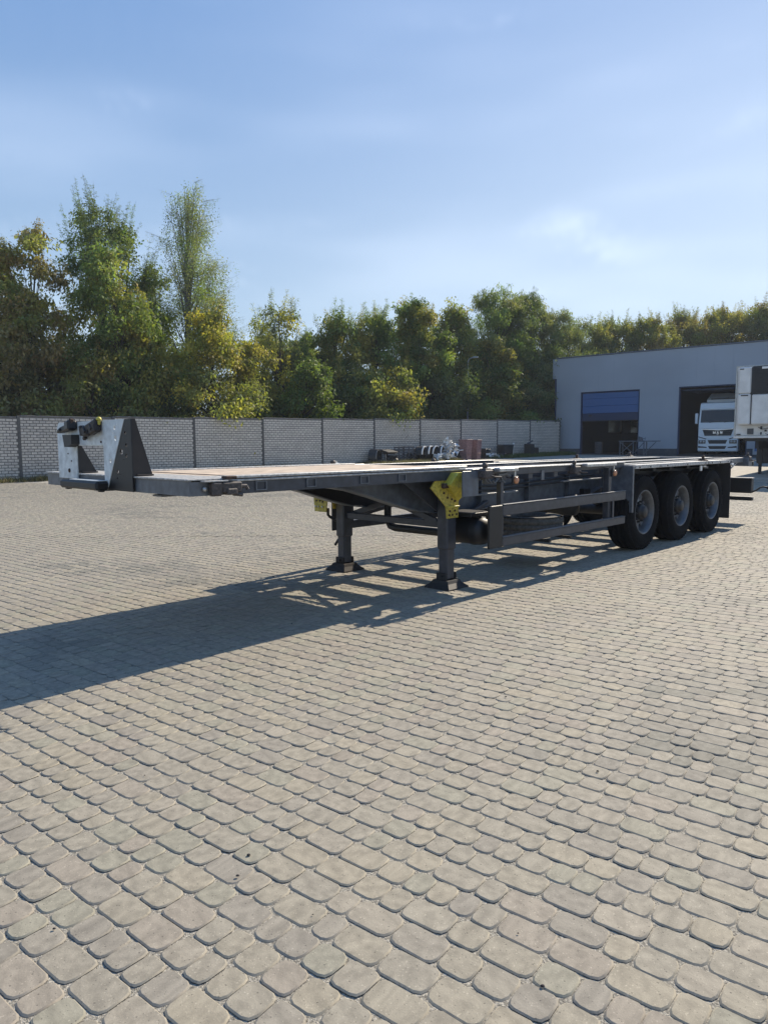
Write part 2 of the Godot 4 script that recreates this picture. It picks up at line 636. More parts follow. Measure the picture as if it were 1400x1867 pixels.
	for k in 34:
		var f := 1.8 + 14.0 * pow(rng.randf(), 1.6)
		var x := rng.randf_range(-0.55, 0.55) * f
		var r := rng.randf_range(0.003, 0.009)
		gb.lathe([Vector2(0, 0), Vector2(r, r * 0.3), Vector2(r * 0.6, r * 0.9), Vector2(0, r)], Transform3D(Basis(Vector3.UP, rng.randf() * 6.0).scaled(Vector3(1, 1, 0.6)), at(x, f, 0.002)), 6, false)
	var gm := mat("grit", Color.WHITE, 0.9)
	gm.vertex_color_use_as_albedo = true
	var go := obj("grit", gb, gm, self)
	tag(go, "dark crumbs of grit scattered over the grey paving", "grit")
	go.set_meta("kind", "stuff")

# ------------------------------------------------------------------ fence of brick patterned panels
const FENCE_AT := Vector2(-14.4, 26.7)
const FENCE_DIR := Vector2(0.7314, 0.682)
func fp(k: float, d: float, up := 0.0) -> Vector3:       # k along the fence, d towards the yard
	var p := FENCE_AT + FENCE_DIR * k + Vector2(FENCE_DIR.y, -FENCE_DIR.x) * d
	return at(p.x, p.y, up)
func fbasis() -> Basis:
	return Basis(Vector3(FENCE_DIR.x, 0, -FENCE_DIR.y), Vector3.UP, Vector3(FENCE_DIR.y, 0, FENCE_DIR.x))

func fence() -> void:
	var t := thing("brick_fence", "long grey brick patterned fence with dark posts along the back of the yard", "fence", "", Transform3D(Basis(), Vector3.ZERO))
	var bs := fbasis()
	var H := 2.46
	var posts := []
	var kk := -6.6
	while kk < 38.0:
		posts.append(kk)
		kk += 3.655
	var rg := RandomNumberGenerator.new()
	rg.seed = 8
	var bricks := []
	var brick_mesh := []
	for w in 4:
		var b := Mb.new()
		b.box(Vector3(-0.104, -0.041, -0.02), Vector3(0.104, 0.041, 0.012), 0.006)
		for e in b.v.size():
			b.v[e] += Vector3(rg.randf_range(-1, 1), rg.randf_range(-1, 1), rg.randf_range(-1, 1)) * 0.0015
		brick_mesh.append(b.mesh())
	var mass := Mb.new()
	for n in posts.size():
		var k0: float = posts[n]
		var y0 := fp(k0, 0).y
		var pb := Mb.new()
		pb.box(Vector3(-0.05, -0.3, -0.09), Vector3(0.05, H + 0.02, 0.035), 0.012)
		var po := obj("fence_post", pb, mats.fence_post, t)
		po.transform = Transform3D(bs, fp(k0, 0))
		if n == posts.size() - 1:
			break
		var k1: float = minf(posts[n + 1], 37.4)
		var tf := Transform3D(bs, Vector3(fp(k0, 0).x, (fp(k0, 0).y + fp(k1, 0).y) / 2 - 0.04, fp(k0, 0).z))
		var L := k1 - k0
		var panel := Mb.new()
		panel.box(Vector3(0.051, -0.3, -0.06), Vector3(L - 0.051, H, 0.0), 0.0)
		var pn := obj("fence_panel", panel, mats.fence_joint, t)
		pn.transform = tf
		var cb := Mb.new()
		cb.box(Vector3(0.075, H + 0.002, -0.075), Vector3(L - 0.075, H + 0.05, 0.02), 0.01)
		var co := obj("coping", cb, mats.coping, t)
		co.transform = tf
		var pt := rg.randf_range(-0.35, 0.35)
		for row in 22:
			var y := 0.075 + row * 0.1095
			var x := 0.062 - (0.117 if row % 2 else 0.0)
			while x < L - 0.06:
				var a := maxf(x, 0.060)
				var e := minf(x + 0.208, L - 0.060)
				if e - a > 0.05:
					bricks.append([tf * Vector3((a + e) / 2, y, 0.0), e - a, k0 + (a + e) / 2, pt + 0.9 * maxf(0.0, 0.5 - y) + maxf(0.0, noise_low.get_noise_2d((k0 + x) * 2.2, y * 0.5)) * 0.9])
				x += 0.234
	var order := range(bricks.size())
	var shown := []
	for q in order:
		var e: Array = bricks[q]
		if e[2] > 0.2 and e[1] > 0.1:
			shown.append([Vector2(e[0].x, e[0].z).length() / e[1], q])
	shown.sort_custom(func(x, y): return x[0] < y[0])
	var single := {}
	for e in shown.slice(0, 300):
		single[e[1]] = true
	for q in order:
		var e: Array = bricks[q]
		var tone: float = noise_mid.get_noise_2d(e[0].x * 0.6, e[0].y * 1.4) + rg.randf_range(-0.5, 0.5) + e[3]
		if single.has(q):
			var o := put("brick", brick_mesh[rg.randi() % 4], mats["brick%d" % (0 if tone < 0.0 else 1 if tone < 0.3 else 2 if tone < 0.45 else 3)], t)
			o.transform = Transform3D(bs.scaled_local(Vector3(e[1] / 0.208, 1, 1)), e[0])
		else:
			var v: float = 0.79 - 0.11 * tone
			mass.tint = Color(v * 1.04, v * 0.94, v * 0.81)
			mass.box(Vector3(-e[1] / 2, -0.041, -0.01), Vector3(e[1] / 2, 0.041, 0.011), 0.0, Transform3D(bs, e[0]))
	var rest := obj("bricks", mass, mats.brick_mass, t)
	rest.set_meta("kind", "stuff")

# ------------------------------------------------------------------ workshop
const SHOP_AT := Vector2(12.78, 53.0)
func shop_tf() -> Transform3D:
	var az := deg_to_rad(129.5)
	var x := Vector3(sin(az), 0, -cos(az))
	return Transform3D(Basis(x, Vector3.UP, x.cross(Vector3.UP)), Vector3(SHOP_AT.x, 0.73, -SHOP_AT.y))

func workshop() -> void:
	# local x along the facade to the right, z out of the facade towards the yard, y = 0 at its foot
	var t := thing("workshop_building", "pale blue grey flat fronted workshop with two lorry doors behind the trailer", "building", "", shop_tf())
	var H := 6.98
	var Lf := 32.0
	var D := 18.0
	var th := 0.22
	var bays := [[1.90, 6.16, 4.48], [8.74, 12.98, 4.50], [15.6, 19.9, 4.50], [22.4, 26.7, 4.5]]
	# facade: piers and lintels, with the fine vertical joints of its panels
	var x := 0.0
	var wall := Mb.new()
	var front := [Vector2(0, 0.42)]
	for bay in bays:
		front.append_array([Vector2(bay[0], 0.42), Vector2(bay[0], bay[2]), Vector2(bay[1], bay[2]), Vector2(bay[1], 0.42)])
	front.append_array([Vector2(Lf, 0.42), Vector2(Lf, H), Vector2(0, H)])
	wall.prism(front, th, Transform3D(Basis(), Vector3(0, 0, -th)))
	obj("facade_wall", wall, mats.facade, t)
	var seams := Mb.new()
	var sx := 1.0
	while sx < Lf:
		seams.box(Vector3(sx - 0.012, 4.56, 0.001), Vector3(sx + 0.012, H - 0.12, 0.006))
		var blocked := false
		for bay in bays:
			if sx > bay[0] - 0.15 and sx < bay[1] + 0.15:
				blocked = true
		if not blocked:
			seams.box(Vector3(sx - 0.012, 0.44, 0.001), Vector3(sx + 0.012, 4.56, 0.005))
		sx += 1.1
	obj("panel_seams", seams, mats.facade_joint, t).set_meta("kind", "stuff")
	var pl := Mb.new()
	x = -0.02
	for bay in bays:
		pl.box(Vector3(x, -0.3, -th), Vector3(bay[0] - 0.001, 0.42, 0.03), 0.0)
		x = bay[1] + 0.001
	pl.box(Vector3(x, -0.3, -th), Vector3(Lf, 0.42, 0.03), 0.0)
	obj("plinth", pl, mats.plinth, t)
	var cap := Mb.new()
	cap.box(Vector3(-0.06, H + 0.002, -0.4), Vector3(Lf + 0.06, H + 0.09, 0.05), 0.015)
	obj("parapet_cap", cap, mats.paint_blue, t)
	var sw := Mb.new()
	var wins := [[9.3, 12.2], [14.4, 16.8]]
	var z0 := th
	for e in wins:
		sw.box(Vector3(0, -0.3, -e[0]), Vector3(th, H - 0.01, -z0 - 0.001))
		sw.box(Vector3(0, -0.3, -e[1]), Vector3(th, 1.72, -e[0] - 0.001))
		sw.box(Vector3(0, 2.75, -e[1]), Vector3(th, H - 0.01, -e[0] - 0.001))
		z0 = e[1]
	sw.box(Vector3(0, -0.3, -D), Vector3(th, H - 0.01, -z0 - 0.001))
	obj("side_wall", sw, mats.facade, t)
	sw = Mb.new()
	sw.box(Vector3(Lf - th, -0.3, -D), Vector3(Lf, H - 0.01, -th - 0.001))
	obj("side_wall", sw, mats.facade, t)
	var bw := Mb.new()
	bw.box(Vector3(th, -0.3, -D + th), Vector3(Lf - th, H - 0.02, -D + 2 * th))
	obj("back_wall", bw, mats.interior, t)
	bw = Mb.new()
	z0 = th
	for e in wins:
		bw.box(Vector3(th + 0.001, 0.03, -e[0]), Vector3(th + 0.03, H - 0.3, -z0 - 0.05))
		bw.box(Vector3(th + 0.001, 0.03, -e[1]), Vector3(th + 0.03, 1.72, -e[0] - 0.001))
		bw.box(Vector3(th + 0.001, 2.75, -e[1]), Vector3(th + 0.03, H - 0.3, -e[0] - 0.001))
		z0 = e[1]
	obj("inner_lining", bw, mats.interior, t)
	var fg := mat("pane_thin", Color(0.55, 0.6, 0.6, 0.72), 0.2)
	fg.transparency = BaseMaterial3D.TRANSPARENCY_ALPHA
	for e in wins:
		var fw := Mb.new()
		for q in [[e[0], 1.72, e[1], 1.78], [e[0], 2.69, e[1], 2.75], [e[0], 1.78, e[0] + 0.06, 2.69], [e[1] - 0.06, 1.78, e[1], 2.69]]:
			fw.box(Vector3(0.08, q[1], -q[2] - 0.002), Vector3(0.14, q[3], -q[0] - 0.002))
		var w := obj("window", fw, mats.facade, t)
		var g := Mb.new()
		g.box(Vector3(0.10, 1.78, -e[1] + 0.06), Vector3(0.12, 2.69, -e[0] - 0.06))
		obj("pane", g, fg, w)
	var rf := Mb.new()
	rf.box(Vector3(0.001, H - 0.28, -D), Vector3(Lf - 0.001, H - 0.05, -th - 0.001))
	obj("roof", rf, mats.roofing, t)
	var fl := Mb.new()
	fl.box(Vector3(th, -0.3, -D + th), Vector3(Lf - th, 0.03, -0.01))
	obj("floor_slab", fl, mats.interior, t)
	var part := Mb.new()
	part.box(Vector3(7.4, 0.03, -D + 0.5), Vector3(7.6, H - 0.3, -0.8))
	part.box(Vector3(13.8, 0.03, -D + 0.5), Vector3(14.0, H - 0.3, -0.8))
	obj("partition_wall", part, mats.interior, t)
	# blue frames round the doors
	for bay in bays:
		var f := Mb.new()
		f.box(Vector3(bay[0] + 0.002, 0.03, -0.3), Vector3(bay[0] + 0.07, bay[2] - 0.002, -0.03))
		f.box(Vector3(bay[1] - 0.07, 0.03, -0.3), Vector3(bay[1] - 0.002, bay[2] - 0.002, -0.03))
		f.box(Vector3(bay[0] + 0.071, bay[2] - 0.07, -0.3), Vector3(bay[1] - 0.071, bay[2] - 0.002, -0.03))
		obj("door_frame", f, mats.blue_trim, t)
	# half raised sectional door: four panels with shallow ribs
	var n := 0
	for y in [2.42, 2.94, 3.46, 3.98]:
		var d := Mb.new()
		d.box(Vector3(2.005, y, -0.16), Vector3(6.055, minf(y + 0.512, 4.376), -0.10), 0.012)
		d.box(Vector3(2.02, y + 0.17, -0.10), Vector3(6.04, y + 0.185, -0.094))
		d.box(Vector3(2.02, y + 0.33, -0.10), Vector3(6.04, y + 0.345, -0.094))
		obj("door_panel", d, mats.blue_door if n > 0 else mats.blue_trim, t)
		n += 1
	var hs := Mb.new()
	hs.box(Vector3(2.5, 2.72, -0.094), Vector3(2.72, 2.82, -0.05), 0.01)
	obj("door_handle", hs, mats.dark_plastic, t)
	var seal := Mb.new()
	seal.box(Vector3(2.005, 2.36, -0.155), Vector3(6.055, 2.418, -0.105), 0.01)
	obj("door_seal", seal, mats.rubber, t)
	# raised doors over the other bays
	for bay in bays.slice(1):
		var d := Mb.new()
		d.box(Vector3(bay[0] + 0.105, bay[2] - 0.25, -3.8), Vector3(bay[1] - 0.105, bay[2] - 0.19, -0.35))
		obj("raised_door", d, mats.blue_trim, t)
	# glazed blue leaf door beside the second bay
	var dl := Mb.new()
	for q in [[13.35, 0.05, 13.45, 2.5], [14.55, 0.05, 14.65, 2.5], [13.45, 2.4, 14.55, 2.5], [13.45, 0.05, 14.55, 0.25], [13.45, 1.1, 14.55, 1.2], [13.97, 0.25, 14.03, 1.1], [13.97, 1.2, 14.03, 2.4]]:
		dl.box(Vector3(q[0], q[1], 0.031), Vector3(q[2], q[3], 0.09))
	var door := obj("side_door", dl, mats.facade, t)
	for q in [[13.45, 0.25, 13.97, 1.1], [14.03, 0.25, 14.55, 1.1], [13.45, 1.2, 13.97, 2.4], [14.03, 1.2, 14.55, 2.4]]:
		var g := Mb.new()
		g.box(Vector3(q[0], q[1], 0.04), Vector3(q[2], q[3], 0.06))
		obj("pane", g, mats.blue_door, door)
	# downpipe at the corner
	var dp := Mb.new()
	dp.box(Vector3(-0.34, 5.55, -0.5), Vector3(-0.001, H, -0.02), 0.02)
	obj("corner_box", dp, mats.facade, t)
	dp = Mb.new()
	dp.tube([Vector3(-0.12, 5.55, -0.12), Vector3(-0.12, 0.05, -0.12)], 0.075, 10)
	obj("downpipe", dp, mats.blue_trim, t)
	# things inside: a few dim shapes on the floor
	var ins := Mb.new()
	ins.lathe([Vector2(0.29, 0), Vector2(0.29, 0.88), Vector2(0.0, 0.88)], Transform3D(Basis(), Vector3(2.75, 0.03, -1.4)), 18)
	var drum := obj("oil_drum", ins, mats.crate_grey, self)
	drum.transform = shop_tf()
	tag(drum, "grey oil drum just inside the left half open workshop door", "drum")

# ------------------------------------------------------------------ trees
var leaf_meshes := {}
func leaf_cluster(kind: String, sd: int) -> ArrayMesh:
	var key := kind + str(sd)
	if leaf_meshes.has(key):
		return leaf_meshes[key]
	var r := RandomNumberGenerator.new()
	r.seed = sd * 131 + kind.hash() % 1000
	var b := Mb.new()
	var cnt := 16
	var ll := 0.19
	var lw := 0.095
	var spread := 0.34
	var droop := 0.4
	match kind:
		"birch":
			cnt = 16; ll = 0.085; lw = 0.055; spread = 0.16; droop = 0.9
		"willow":
			cnt = 20; ll = 0.20; lw = 0.05; spread = 0.32; droop = 0.75
		"poplar":
			cnt = 15; ll = 0.115; lw = 0.09; spread = 0.28; droop = 0.3
	for k in cnt:
		var p := Vector3(r.randfn(0, 1), r.randfn(0, 1) * 0.8, r.randfn(0, 1)) * spread * 0.55
		if kind == "birch":
			p = Vector3(r.randfn(0, 1) * 0.1, -r.randf() * 0.75, r.randfn(0, 1) * 0.1)
		var d := Vector3(r.randf_range(-1, 1), r.randf_range(-1.0, 0.5) - droop, r.randf_range(-1, 1)).normalized()
		var side := d.cross(Vector3(r.randf_range(-1, 1), r.randf_range(0.2, 1), r.randf_range(-1, 1))).normalized()
		var nn := side.cross(d).normalized()
		if nn.y < 0:
			nn = -nn
		var L := ll * r.randf_range(0.7, 1.25)
		var w := lw * r.randf_range(0.8, 1.2)
		var fold := nn * w * 0.22
		var v := r.randf_range(0.82, 1.15)
		b.tint = Color(v, v, v)
		var a := p
		var e := p + d * L
		var s1 := p + d * L * 0.45 + side * w * 0.5 + fold
		var s2 := p + d * L * 0.45 - side * w * 0.5 + fold
		var soft := (nn * 0.75 + p.normalized() * 0.5).normalized()
		b.tri3(a, s1, e, soft, soft, soft)
		b.tri3(a, e, s2, soft, soft, soft)
	leaf_meshes[key] = b.mesh()
	return leaf_meshes[key]

func make_tree(called: String, label: String, group: String, x: float, f: float, top: float, rad: float, o: Dictionary) -> void:
	# top: height of the tip above the camera's ground
	var r := RandomNumberGenerator.new()
	r.seed = o.seed
	var foot := at(x, f)
	var Ht := top - foot.y
	var t := thing(called, label, o.get("cat", "tree"), group, Transform3D(Basis(), foot))
	var low: float = o.get("low", 0.12)
	var kind: String = o.get("kind", "maple")
	var cols: Array = o.cols
	var dens: float = o.get("dens", 1.0)
	var shape: String = o.get("shape", "round")
	var bark: Material = mats.birch_bark if kind == "birch" else mats.bark
	# stem(s)
	var trunks := []
	var stems: int = o.get("stems", 1)
	var tb := Mb.new()
	for s in stems:
		var pts := []
		var rs := []
		var lean := Vector3(r.randf_range(-1, 1), 0, r.randf_range(-1, 1)) * (0.05 if stems == 1 else 0.22) * rad
		var th := Ht * (0.93 if s == 0 else r.randf_range(0.6, 0.85))
		var bow := Vector3(r.randf_range(-1, 1), 0, r.randf_range(-1, 1)) * 0.06 * rad
		var nseg := 7
		for k in nseg + 1:
			var q := float(k) / nseg
			pts.append(Vector3(0, th * q - 0.1, 0) + lean * q * 3.0 * (1.0 if stems > 1 else 0.4) + bow * sin(q * PI) * 2.0)
			rs.append((0.016 * Ht + 0.03) * (1.0 - 0.9 * q) * (1.0 if stems == 1 else 0.65) + 0.006)
		tb.tube(pts, rs, 7, false)
		trunks.append(pts)
	obj("trunk", tb, bark, t)
	# clumps of the crown, each at the end of a limb
	var lb := Mb.new()
	var tfs := []
	var tcol := []
	var ncl := int(o.get("clumps", 46) * clampf(Ht * rad / 22.0, 0.5, 2.2))
	for c in ncl:
		var q := low + (1.0 - low) * pow((c + r.randf()) / ncl, 0.85)
		var e := (q - low) / (1.0 - low)
		var R := rad
		match shape:
			"round": R *= pow(maxf(0.0, sin(PI * clampf(0.10 + 0.86 * e, 0, 1))), 0.62)
			"spire": R *= pow(1.0 - e, 0.75) * (0.7 + 0.3 * minf(1.0, e * 5.0)) + 0.05
			"oval": R *= pow(maxf(0.0, sin(PI * clampf(0.16 + 0.80 * e, 0, 1))), 0.8)
			"bush": R *= sqrt(maxf(0.0, 1.0 - pow(e, 2.2)))
		R *= 1.0 + o.get("ragged", 0.0) * r.randf_range(-0.8, 0.9)
		var an := r.randf() * TAU
		var out := sqrt(r.randf_range(0.12, 1.0))
		var ctr := Vector3(cos(an) * R * out, Ht * q * 0.97, sin(an) * R * out)
		ctr += Vector3(r.randfn(0, 0.12), r.randfn(0, 0.12), r.randfn(0, 0.12)) * rad * 0.5
		# limb from the nearest stem
		var best: Array = trunks[r.randi() % trunks.size()]
		var bq := clampf(q * 0.82 - 0.06, 0.08, 0.97) * (best.size() - 1)
		var bi := mini(int(bq), best.size() - 2)
		var root: Vector3 = best[bi].lerp(best[bi + 1], bq - bi)
		var mid := root.lerp(ctr, 0.55) + Vector3(0, -0.08 * R, 0)
		lb.tube([root, mid, ctr], [0.022 + 0.010 * R, 0.016, 0.007], 4, false)
		var cr: float = o.get("clump_r", 0.72) * r.randf_range(0.6, 1.25) * clampf(rad / 2.2, 0.75, 1.35) * (1.0 - o.get("fine_top", 0.3) * e)
		var m := int(38.0 * dens * cr * cr / 0.5)
		var base: Color = cols[r.randi() % cols.size()]
		var shade := r.randf_range(0.72, 1.3)
		var up_out := Vector3(ctr.x, 0, ctr.z).normalized() * 0.5 + Vector3.UP
		for j in m:
			var p := Vector3(r.randfn(0, 1), r.randfn(0, 1) * 0.72, r.randfn(0, 1)) * cr * 0.52
			if kind == "birch":
				p.y -= r.randf() * cr * 0.6
			var sc: float = r.randf_range(0.75, 1.2) * o.get("leaf", 1.0)
			tfs.append(Transform3D(Basis.from_euler(Vector3(r.randfn(0, 0.25), r.randf() * TAU, r.randfn(0, 0.25))).scaled(Vector3.ONE * sc), ctr + p))
			var v := shade * r.randf_range(0.85, 1.15)
			var ye := r.randf_range(-0.12, 0.14)
			tcol.append(Color(base.r * v * (1.0 + ye), base.g * v, base.b * v * (1.0 - ye)))
		# loose upright shoots that break the outline
		if e > o.get("shoot_from", 0.45) and r.randf() < o.get("shoots", 0.6):
			var n := r.randi_range(1, 3)
			for s in n:
				var sl: float = cr * r.randf_range(0.9, 1.9) * o.get("shoot_len", 1.15)
				var sd := (up_out.normalized() + Vector3(r.randfn(0, 0.22), 0.9, r.randfn(0, 0.22))).normalized()
				if kind == "birch":
					sd = (Vector3(ctr.x, 0, ctr.z).normalized() * 0.8 + Vector3(0, 0.25, 0)).normalized()
				var s0 := ctr + Vector3(r.randfn(0, 0.2), 0, r.randfn(0, 0.2)) * cr
				lb.tube([s0, s0 + sd * sl], [0.008, 0.003], 3, false)
				var cn := int(sl / 0.12)
				for j in cn:
					var q2 := float(j) / cn
					var sc: float = (1.0 - 0.55 * q2) * 0.62 * o.get("leaf", 1.0)
					tfs.append(Transform3D(Basis.from_euler(Vector3(r.randfn(0, 0.3), r.randf() * TAU, r.randfn(0, 0.3))).scaled(Vector3.ONE * sc), s0 + sd * sl * q2 + Vector3(r.randfn(0, 0.05), r.randfn(0, 0.05), r.randfn(0, 0.05))))
					var v := shade * r.randf_range(0.85, 1.15)
					tcol.append(Color(base.r * v, base.g * v, base.b * v))
	var keep := []
	for k in tfs.size():
		var wp: Vector3 = foot + tfs[k].origin
		var rel := Vector2(wp.x, -wp.z) - FENCE_AT
		var dd := rel.dot(Vector2(FENCE_DIR.y, -FENCE_DIR.x))
		if not (dd > -0.35 and dd < 3.0 and wp.y < fp(rel.dot(FENCE_DIR), 0).y + 2.45):
			keep.append(k)
	tfs = keep.map(func(k): return tfs[k])
	tcol = keep.map(func(k): return tcol[k])
	var limb := obj("branches", lb, bark, t)
	limb.set_meta("kind", "stuff")
	var mm := MultiMesh.new()
	mm.transform_format = MultiMesh.TRANSFORM_3D
	mm.use_colors = true
	mm.mesh = leaf_cluster(kind, o.seed % 3)
	mm.instance_count = tfs.size()
	for k in tfs.size():
		mm.set_instance_transform(k, tfs[k])
		mm.set_instance_color(k, tcol[k])
	var mi := MultiMeshInstance3D.new()
	mi.name = "crown"
	mi.multimesh = mm
	mi.material_override = mats.leaf
	t.add_child(mi, true)
	mi.set_meta("kind", "stuff")
	leaf_total += tfs.size()
var leaf_total := 0

func trees() -> void:
	var green := [Color(0.193, 0.257, 0.083), Color(0.230, 0.285, 0.096), Color(0.174, 0.235, 0.083)]
	var olive := [Color(0.325, 0.320, 0.100), Color(0.280, 0.296, 0.100), Color(0.372, 0.332, 0.104)]
	var yellow := [Color(0.554, 0.473, 0.104), Color(0.479, 0.447, 0.110), Color(0.372, 0.375, 0.104)]
	var dark := [Color(0.139, 0.184, 0.083), Color(0.163, 0.206, 0.096), Color(0.152, 0.193, 0.096)]
	var brown := [Color(0.355, 0.292, 0.145), Color(0.295, 0.277, 0.126), Color(0.402, 0.305, 0.145)]
	var grey := [Color(0.251, 0.277, 0.145), Color(0.220, 0.257, 0.137), Color(0.295, 0.305, 0.158)]
	var g := "trees growing behind the brick fence"
	var L := [
		["maple_tree", "yellowing maple at the far left edge of the picture behind the fence", -18.4, 32.0, 9.6, 2.0, {"cols": brown + olive, "seed": 1, "shape": "oval"}],
		["maple_tree", "tall loose maple turning brown left of the dark poplar", -16.2, 33.2, 11.4, 2.0, {"cols": brown + olive, "seed": 2, "shape": "round", "dens": 0.95, "shoots": 0.8, "stems": 2, "clumps": 56}],
		["poplar_tree", "tall dark green poplar with upright top shoots left of the birch", -14.1, 37.0, 13.5, 2.7, {"cols": dark + green, "seed": 3, "shape": "round", "kind": "poplar", "stems": 3, "shoots": 1.0, "shoot_len": 2.3, "dens": 0.85, "clumps": 60}],
		["maple_tree", "broad mid green maple in front of the tall dark poplar", -12.3, 32.8, 10.3, 2.1, {"cols": green + olive, "seed": 4, "shape": "oval", "clumps": 56}],
		["birch_tree", "tall slender birch with drooping see-through crown and pale trunk", -10.0, 38.0, 15.3, 3.0, {"cols": grey + green, "seed": 5, "shape": "spire", "kind": "birch", "dens": 0.62, "low": 0.2, "clumps": 70, "clump_r": 0.74, "fine_top": 0.55, "ragged": 0.55, "shoots": 0.75, "shoot_from": 0.0}],
		["poplar_tree", "dark poplar filling the gap between maple and birch", -12.6, 40.0, 11.4, 1.9, {"cols": dark, "seed": 6, "shape": "oval", "kind": "poplar", "dens": 1.1}],
		["maple_bush", "rounded olive maple bush at the foot of the birch", -8.5, 35.2, 7.9, 2.3, {"cols": olive + yellow, "seed": 7, "low": 0.05, "shape": "bush", "clumps": 60}],
		["maple_bush", "dense green maple bush beneath the broad maple", -11.9, 33.6, 7.8, 2.3, {"cols": green + olive, "seed": 8, "low": 0.05, "shape": "bush", "clumps": 60}],
		["maple_bush", "brownish bush below the loose maple at the left", -15.6, 31.8, 8.2, 2.3, {"cols": brown + olive, "seed": 9, "low": 0.05, "shape": "bush", "clumps": 60}],
		["ash_tree", "thin topped tree with sparse grey green twigs right of the birch", -6.1, 41.0, 9.4, 1.9, {"cols": grey + yellow, "seed": 10, "dens": 0.7, "shoots": 1.0, "shoot_len": 2.0, "stems": 2}],
		["maple_bush", "bright yellow green bush right of the olive birch-foot bush", -7.1, 38.0, 6.9, 2.1, {"cols": yellow + olive, "seed": 11, "low": 0.05, "shape": "bush", "clumps": 60}],
		["maple_bush", "fresh green low bush near the middle of the fence", -4.2, 39.4, 6.0, 2.1, {"cols": green + [Color(.14, .19, .045)], "seed": 12, "low": 0.05, "shape": "bush", "clumps": 60}],
		["maple_tree", "first of three mid height green maples right of the thin topped tree", -2.9, 44.0, 9.3, 2.3, {"cols": green + olive, "seed": 13, "low": 0.05, "clumps": 66, "shape": "oval", "shoot_len": 1.7, "shoots": 0.9}],
		["maple_tree", "mid height maple with spiky top above the yellow fence bush", -0.5, 45.6, 9.8, 2.3, {"cols": olive + green, "seed": 14, "low": 0.05, "clumps": 66, "shape": "oval", "shoot_len": 1.9, "shoots": 0.95}],
		["maple_tree", "full green maple just left of the thin steel pole", 2.2, 48.0, 11.0, 2.6, {"cols": green + olive, "seed": 15, "low": 0.05, "clumps": 66, "shape": "oval", "shoots": 0.8}],
		["maple_tree", "green maple directly behind the thin steel pole", 4.8, 51.0, 11.0, 2.5, {"cols": green + olive, "seed": 16, "low": 0.05, "clumps": 66, "shape": "oval", "shoots": 0.7}],
		["maple_bush", "yellow leaved bush overhanging the middle of the fence", 0.1, 43.2, 6.0, 2.8, {"cols": yellow + olive + olive + green, "seed": 17, "low": 0.12, "shape": "bush", "clumps": 60, "dens": 0.9}],
		["willow_tree", "big dark willow right of the steel pole", 8.3, 54.0, 12.9, 3.2, {"cols": grey + green, "seed": 18, "kind": "willow", "clumps": 54}],
		["willow_tree", "tallest grey green willow left of the workshop corner", 11.2, 56.5, 13.3, 3.0, {"cols": grey + dark, "seed": 19, "kind": "willow", "clumps": 54}],
		["willow_tree", "dark willow rising directly behind the workshop corner", 14.0, 58.5, 12.2, 2.9, {"cols": dark + grey, "seed": 20, "kind": "willow"}],
		["maple_bush", "wide olive maple bush under the big dark willow", 7.6, 52.0, 8.7, 3.0, {"cols": olive + green, "seed": 21, "low": 0.05, "shape": "bush", "clumps": 64}],
		["maple_tree", "small green maple standing behind the thin topped tree", -6.6, 43.5, 8.0, 2.3, {"cols": green + olive, "seed": 35, "low": 0.08, "clumps": 60}],
		["maple_tree", "small dark maple between the thin topped tree and the first mid height maple", -4.6, 45.5, 8.4, 2.3, {"cols": dark + green, "seed": 36, "low": 0.08, "clumps": 60}],
		["maple_bush", "dark low bush behind the fresh green fence bush", -2.0, 42.4, 5.6, 2.1, {"cols": dark + green, "seed": 29, "low": 0.04, "shape": "bush", "clumps": 60}],
		["maple_bush", "low green bush under the olive birch-foot bush", -10.3, 34.2, 5.0, 1.9, {"cols": green + dark, "seed": 30, "low": 0.04, "shape": "bush", "clumps": 60}],
		["maple_bush", "dark low bush at the foot of the full green maple", 3.4, 47.2, 6.2, 2.6, {"cols": dark, "seed": 31, "low": 0.04, "shape": "bush", "clumps": 60}],
		["maple_bush", "dark low bush beside the workshop corner behind the fence end", 10.7, 54.5, 7.2, 2.9, {"cols": dark + green, "seed": 32, "low": 0.04, "shape": "bush", "clumps": 60}],
		["maple_bush", "low brown bush at the left edge close behind the fence", -16.3, 30.4, 6.0, 2.0, {"cols": brown, "seed": 33, "low": 0.04, "shape": "bush", "clumps": 60}],
		["maple_bush", "low brown green bush behind the trailer headboard", -13.0, 31.9, 5.4, 2.1, {"cols": brown + olive, "seed": 34, "low": 0.04, "shape": "bush", "clumps": 60}],
	]
	var bg := "trees standing behind the workshop roof"
	var words := ["first", "second", "third", "fourth", "fifth", "sixth", "seventh"]
	var bgx := [[18.6, 68.0, 12.6, 3.7], [22.6, 70.0, 13.3, 3.8], [25.9, 69.0, 13.2, 3.5], [29.7, 71.0, 14.2, 3.7], [32.9, 70.0, 14.2, 3.6], [36.6, 71.0, 14.6, 3.8], [39.3, 69.0, 13.6, 3.7]]
	for k in bgx.size():
		L.append(["roadside_tree", "%s tree from the left in the brownish row behind the workshop roof" % words[k], bgx[k][0], bgx[k][1], bgx[k][2], bgx[k][3], {"cols": (grey if k < 2 else brown) + olive, "seed": 22 + k, "shoots": 1.0, "shoot_len": 1.4, "dens": 0.8, "low": 0.2, "kind": "maple", "g": bg}])
	for e in L:
		make_tree(e[0], e[1], e[6].get("g", g), e[2], e[3], e[4], e[5], e[6])
	# slim pole among the trees
	var p := thing("slim_steel_pole", "thin grey steel pole standing behind the fence among the trees", "pole", "", Transform3D(Basis(), at(5.75, 48.9)))
	var b := Mb.new()
	b.tube([Vector3(0, -0.2, 0), Vector3(0, 3.5, 0), Vector3(0, 6.45, 0)], [0.075, 0.06, 0.045], 10)
	obj("shaft", b, mats.pole_steel, p)
	b = Mb.new()
